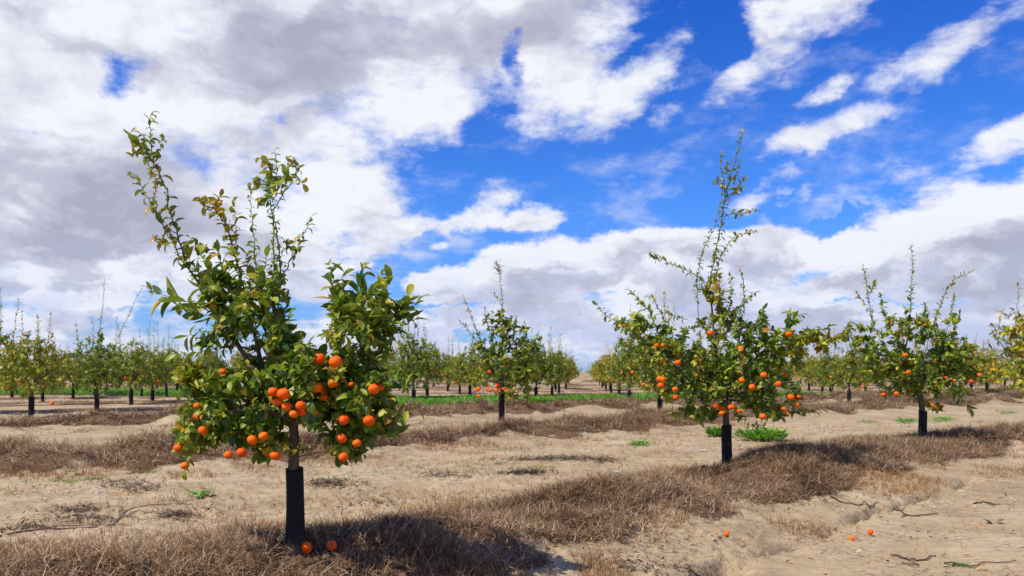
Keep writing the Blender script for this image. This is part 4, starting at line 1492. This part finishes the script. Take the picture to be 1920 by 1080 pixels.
# lines of trees running away on both sides of the central lane
count = 0
cand = []
for k in range(-30, 31):
    for j in range(0, 22):
        Y = 30 + 5.2 * j + (3.6 * k) % 5.2 + rp.normal(0, .25)
        u = -1.45 + 2.95 * k if k <= 0 else 1.5 + 2.95 * (k - 1)
        X = .06 + .0885 * Y + u + rp.normal(0, .12)
        if abs(X / Y) > .70 or Y < 33:
            continue
        if min((X - a) ** 2 + (Y - b) ** 2 for a, b in placed) < 2.0 ** 2:
            continue
        if rp.random() < .22:
            continue
        cand.append((Y, X, k))
cand.sort()
FARN = 262
for i, (Y, X, k) in enumerate(cand[:FARN]):
    vi = int(rp.choice([0, 1, 2, 3, 4, 5, 6, 7], p=[.12, .14, .14, .12, .16, .14, .06, .12]))
    if k == 0:
        lab, grp = 'distant citrus tree in the receding line bordering the central lane on its left', 'far trees edging the lane on the left'
    elif k == 1:
        lab, grp = 'distant citrus tree in the receding line bordering the central lane on its right', 'far trees edging the lane on the right'
    elif k < 0:
        if X / Y < -.25:
            lab, grp = 'small distant citrus tree in the far rows at the left of the nearest tree', 'far trees at the left'
        else:
            lab, grp = 'small distant citrus tree in far rows between nearest tree and central lane', 'far trees left of the lane'
    else:
        if X / Y > .38:
            lab, grp = 'small distant citrus tree in far rows around the third front tree', 'far trees at the right'
        else:
            lab, grp = 'small distant citrus tree in the far rows behind the second front tree', 'far trees right of the lane'
    plant(VARS[vi], X, Y, rp.uniform(0, 6.28), rp.uniform(.78, 1.14), lab, grp, simple=True)


def far_orchard(c):
    """beyond the single trees: the rest of the grove as one mass of leaf clumps"""
    r = np.random.default_rng(500)
    pts = np.array([(X, Y) for Y, X, k in c])
    extra = []
    ymax = pts[:, 1].max() if len(pts) else 90
    for yy in np.arange(ymax, 330, 7.0):
        for xx in np.arange(-.72 * yy, .72 * yy, 4.0):
            lane = .06 + .0885 * yy
            if abs(xx - lane) < 1.6:
                continue
            extra.append((xx + r.normal(0, .5), yy + r.normal(0, 1.5)))
    P = np.concatenate([pts, np.array(extra)]) if len(pts) else np.array(extra)
    n = 44
    m = len(P) * n
    c0 = np.repeat(P, n, 0)
    d = r.normal(0, 1, (m, 3))
    d /= np.linalg.norm(d, axis=1, keepdims=True)
    q = r.random(m) ** .45
    z0 = hgt(c0[:, 0], c0[:, 1])
    base = np.stack([c0[:, 0] + d[:, 0] * q * .75, c0[:, 1] + d[:, 1] * q * .75, z0 + .98 + d[:, 2] * q * .48], 1)
    # a few upright shoots
    sh = r.random(m) < .10
    base[sh, 2] = z0[sh] + r.uniform(1.3, 2.1, sh.sum())
    base[sh, :2] = c0[sh] + r.normal(0, .2, (sh.sum(), 2))
    V, f, t = leaf_arrays(base, r.normal(0, 1, (m, 3)) + [0, 0, .6], r.normal(0, .6, (m, 3)) + [0, 0, 1], r.uniform(.16, .32, m), r.uniform(.08, .16, m), r.uniform(.2, 1, m), r.uniform(.1, .5, m), np.clip(r.normal(.50, .2, m), 0, 1), False)
    tag(link('far_orchard', mesh_np('far_orchard', V, [f], t, [M_leaf])), 'far mass of orchard foliage along the horizon', 'orchard', None, 'stuff')


far_orchard(cand[FARN:])


# ------------------------------------------------------------------ hoses
def hose(pts, label, r=.009, lift=.012):
    P = []
    pts = np.array(pts, float)
    c = curve_pts(np.column_stack([pts, np.zeros(len(pts))]), 60)
    z = hgt(c[:, 0], c[:, 1]) + lift
    c[:, 2] = z
    T = Tubes()
    T.add(c, r, 8, 0)
    tag(link('irrigation_hose', T.mesh('irrigation_hose', M_hose)), label, 'hose', 'black drip hoses along the rows')


def g2(px, py):
    X, Y, Z = ray_ground(px, py)
    return X, Y


hose([g2(566, 1033), g2(600, 1026), g2(640, 1018), g2(690, 1006), g2(740, 996), g2(790, 990)], 'black drip hose lying beside the fallen oranges at the nearest trunk', .006, .010)
hose([g2(-60, 765), g2(60, 763), g2(180, 760), g2(300, 758), g2(420, 756)], 'black drip hose along the left row, at the foot of the two-shoot tree', .014, .05)
hose([g2(-60, 741), g2(100, 741), g2(250, 740), g2(400, 739)], 'distant black drip hose along the left rows behind the other hose', .014, .05)
hose([g2(190, 851), g2(225, 853), g2(262, 852)], 'short exposed piece of black drip hose between two grass heaps on the left', .009, .02)
hose([g2(560, 862), g2(580, 858), g2(602, 855)], 'short exposed piece of drip hose just right behind the nearest trunk', .009, .04)


# ------------------------------------------------------------------ things lying on the ground
def twig_thing(name, chains, label, cat, mat, group=None, lift=.006):
    """chains: (list of (px,py), r0, r1)"""
    T = Tubes()
    X0, Y0 = g2(*chains[0][0][0])
    Z0 = float(hgt(np.array([X0]), np.array([Y0]))[0])
    rs_ = np.random.default_rng(abs(int(chains[0][0][0][0])) + 3)
    for pts, r0, r1 in chains:
        p = np.array([g2(*q) for q in pts])
        c = curve_pts(np.column_stack([p, np.zeros(len(p))]), 16)
        c[:, :2] += rs_.normal(0, .006, (len(c), 2))
        c[:, 2] = hgt(c[:, 0], c[:, 1]) + lift + np.abs(rs_.normal(0, .004, len(c)))
        T.add(c - np.array([X0, Y0, Z0]), np.linspace(r0, r1, len(c)) * (.62 if mat is M_debris else .9), 6, .45)
    tag(link(name, T.mesh(name, mat), None, (X0, Y0, Z0)), label, cat, group)


twig_thing('fallen_branch', [([(-30, 1008), (60, 996), (140, 991), (210, 986), (245, 955), (300, 948), (355, 948)], .008, .003),
                             ([(-20, 1003), (50, 992), (130, 987), (205, 986)], .006, .004), ([(210, 986), (235, 968), (265, 960), (300, 962)], .004, .002),
                             ([(215, 982), (225, 962), (232, 950)], .003, .0015), ([(205, 986), (228, 985), (240, 986)], .004, .002), ([(245, 962), (262, 975), (280, 975)], .003, .001)],
           'long dry forked branch lying on the sand at the lower left', 'branch', M_twig, 'dry sticks on the ground')
twig_thing('fallen_branch', [([(1670, 1042), (1700, 1050), (1730, 1052), (1755, 1044)], .010, .006), ([(1690, 1058), (1720, 1062), (1700, 1050)], .006, .003)],
           'short crooked dark stick on the sand at the lower right', 'branch', M_debris, 'dry sticks on the ground')
twig_thing('fallen_branch', [([(1770, 1058), (1810, 1062), (1850, 1058), (1905, 1053)], .008, .004), ([(1770, 1066), (1800, 1062)], .005, .003), ([(1810, 1062), (1830, 1068)], .004, .002)],
           'straight dark stick on the sand in the bottom right corner', 'branch', M_debris, 'dry sticks on the ground')
twig_thing('fallen_branch', [([(1560, 934), (1590, 945), (1625, 950), (1646, 944)], .010, .005)],
           'curved dark stick on the sand slope left of the rut', 'branch', M_debris, 'dry sticks on the ground')
twig_thing('fallen_branch', [([(1665, 955), (1700, 965), (1725, 968), (1760, 965)], .010, .006), ([(1700, 965), (1690, 972)], .006, .003)],
           'stubby dark stick beside the rut at the right', 'branch', M_debris, 'dry sticks on the ground')
twig_thing('fallen_branch', [([(1825, 945), (1850, 943), (1875, 948)], .010, .006), ([(1850, 943), (1862, 950)], .006, .003)],
           'small dark stick above the bark scrap near the right edge', 'branch', M_debris, 'dry sticks on the ground')
twig_thing('fallen_branch', [([(185, 928), (200, 933), (217, 937)], .004, .002), ([(168, 920), (185, 926), (190, 922)], .008, .004)], 'pale bleached stick on the sand at the left', 'branch', mat_plain('bleached_wood', (.42, .38, .33), .9), 'dry sticks on the ground')


def fallen(px, py, rpx, label, sink=.15):
    X, Y, Z = ray_ground(px, py + rpx * .7)
    rr = rpx * Y / F
    o = link('fallen_orange', ME_orange, None, (X, Y, Z + rr * (1 - sink) + .006))
    o.scale = (rr, rr, rr * .95)
    o.rotation_euler = (1.1, .4, px)
    tag(o, label, 'orange', 'oranges lying on the ground')


fallen(574, 1031, 12, 'fallen orange touching the right side of the nearest black guard')
fallen(622, 1027, 10, 'round fallen orange lying on the hose right of the nearest trunk')
fallen(1632, 1000, 5.5, 'fallen orange at the edge of the rut in the lower right')
fallen(1597, 1009, 5.5, 'half-buried yellowish fallen orange left of the one at the rut edge', .8)
fallen(1362, 1003, 5.5, 'small reddish fallen orange alone on the bare sand slope')
fallen(1795, 846, 3.5, 'tiny fallen orange on the berm grass right of the third tree')
fallen(98, 757, 3.5, 'distant fallen orange on the ground between the left trees', .1)


def bark_scrap(px, py):
    X, Y, Z = ray_ground(px, py + 6)
    n = 14
    vs = []
    for i in range(n):
        t = i / (n - 1)
        a = -2.6 + t * 2.1
        x = math.cos(a) * .075
        z = .055 + math.sin(a) * .05 + .012 * math.sin(9 * t)
        for w in (-.022, .022 + .01 * math.sin(7 * t)):
            for k in (0, .006):
                vs.append((x + .0, w, z + k))
    f = []
    for i in range(n - 1):
        b = i * 4
        c = b + 4
        f += [(b, b + 2, c + 2, c), (b + 1, c + 1, c + 3, b + 3), (b, c, c + 1, b + 1), (b + 2, b + 3, c + 3, c + 2)]
    f += [(0, 1, 3, 2), ((n - 1) * 4, (n - 1) * 4 + 2, (n - 1) * 4 + 3, (n - 1) * 4 + 1)]
    o = link('bark_piece', mesh_np('bark_piece', np.array(vs), [np.array(f)], None, [M_twig], False), None, (X, Y, Z - .004))
    tag(o, 'curled piece of brown bark standing on the sand near the right edge', 'bark')


bark_scrap(1863, 976)


def scrap(px, py, w, label):
    X, Y, Z = ray_ground(px, py)
    rs_ = np.random.default_rng(int(px))
    n = 6
    vs, f = [], []
    for j in range(n):
        for i in range(n):
            vs.append((w * (i / (n - 1) - .5) + rs_.normal(0, w * .05), w * .7 * (j / (n - 1) - .5) + rs_.normal(0, w * .05), abs(rs_.normal(0, w * .12)) + .004))
    for j in range(n - 1):
        for i in range(n - 1):
            a = j * n + i
            f.append((a, a + 1, a + 1 + n, a + n))
    o = link('paper_scrap', mesh_np('paper_scrap', np.array(vs), [np.array(f)], None, [M_white], False), None, (X, Y, Z))
    md = o.modifiers.new('thickness', 'SOLIDIFY')
    md.thickness = .0015
    tag(o, label, 'scrap', 'pale scraps on the ground')


scrap(1157, 887, .07, 'crumpled white scrap on the sand left of the second trunk')
scrap(1318, 845, .06, 'small white scrap on the sand behind the second trunk')
scrap(646, 886, .035, 'tiny white scrap among sprouts right of the nearest guard')
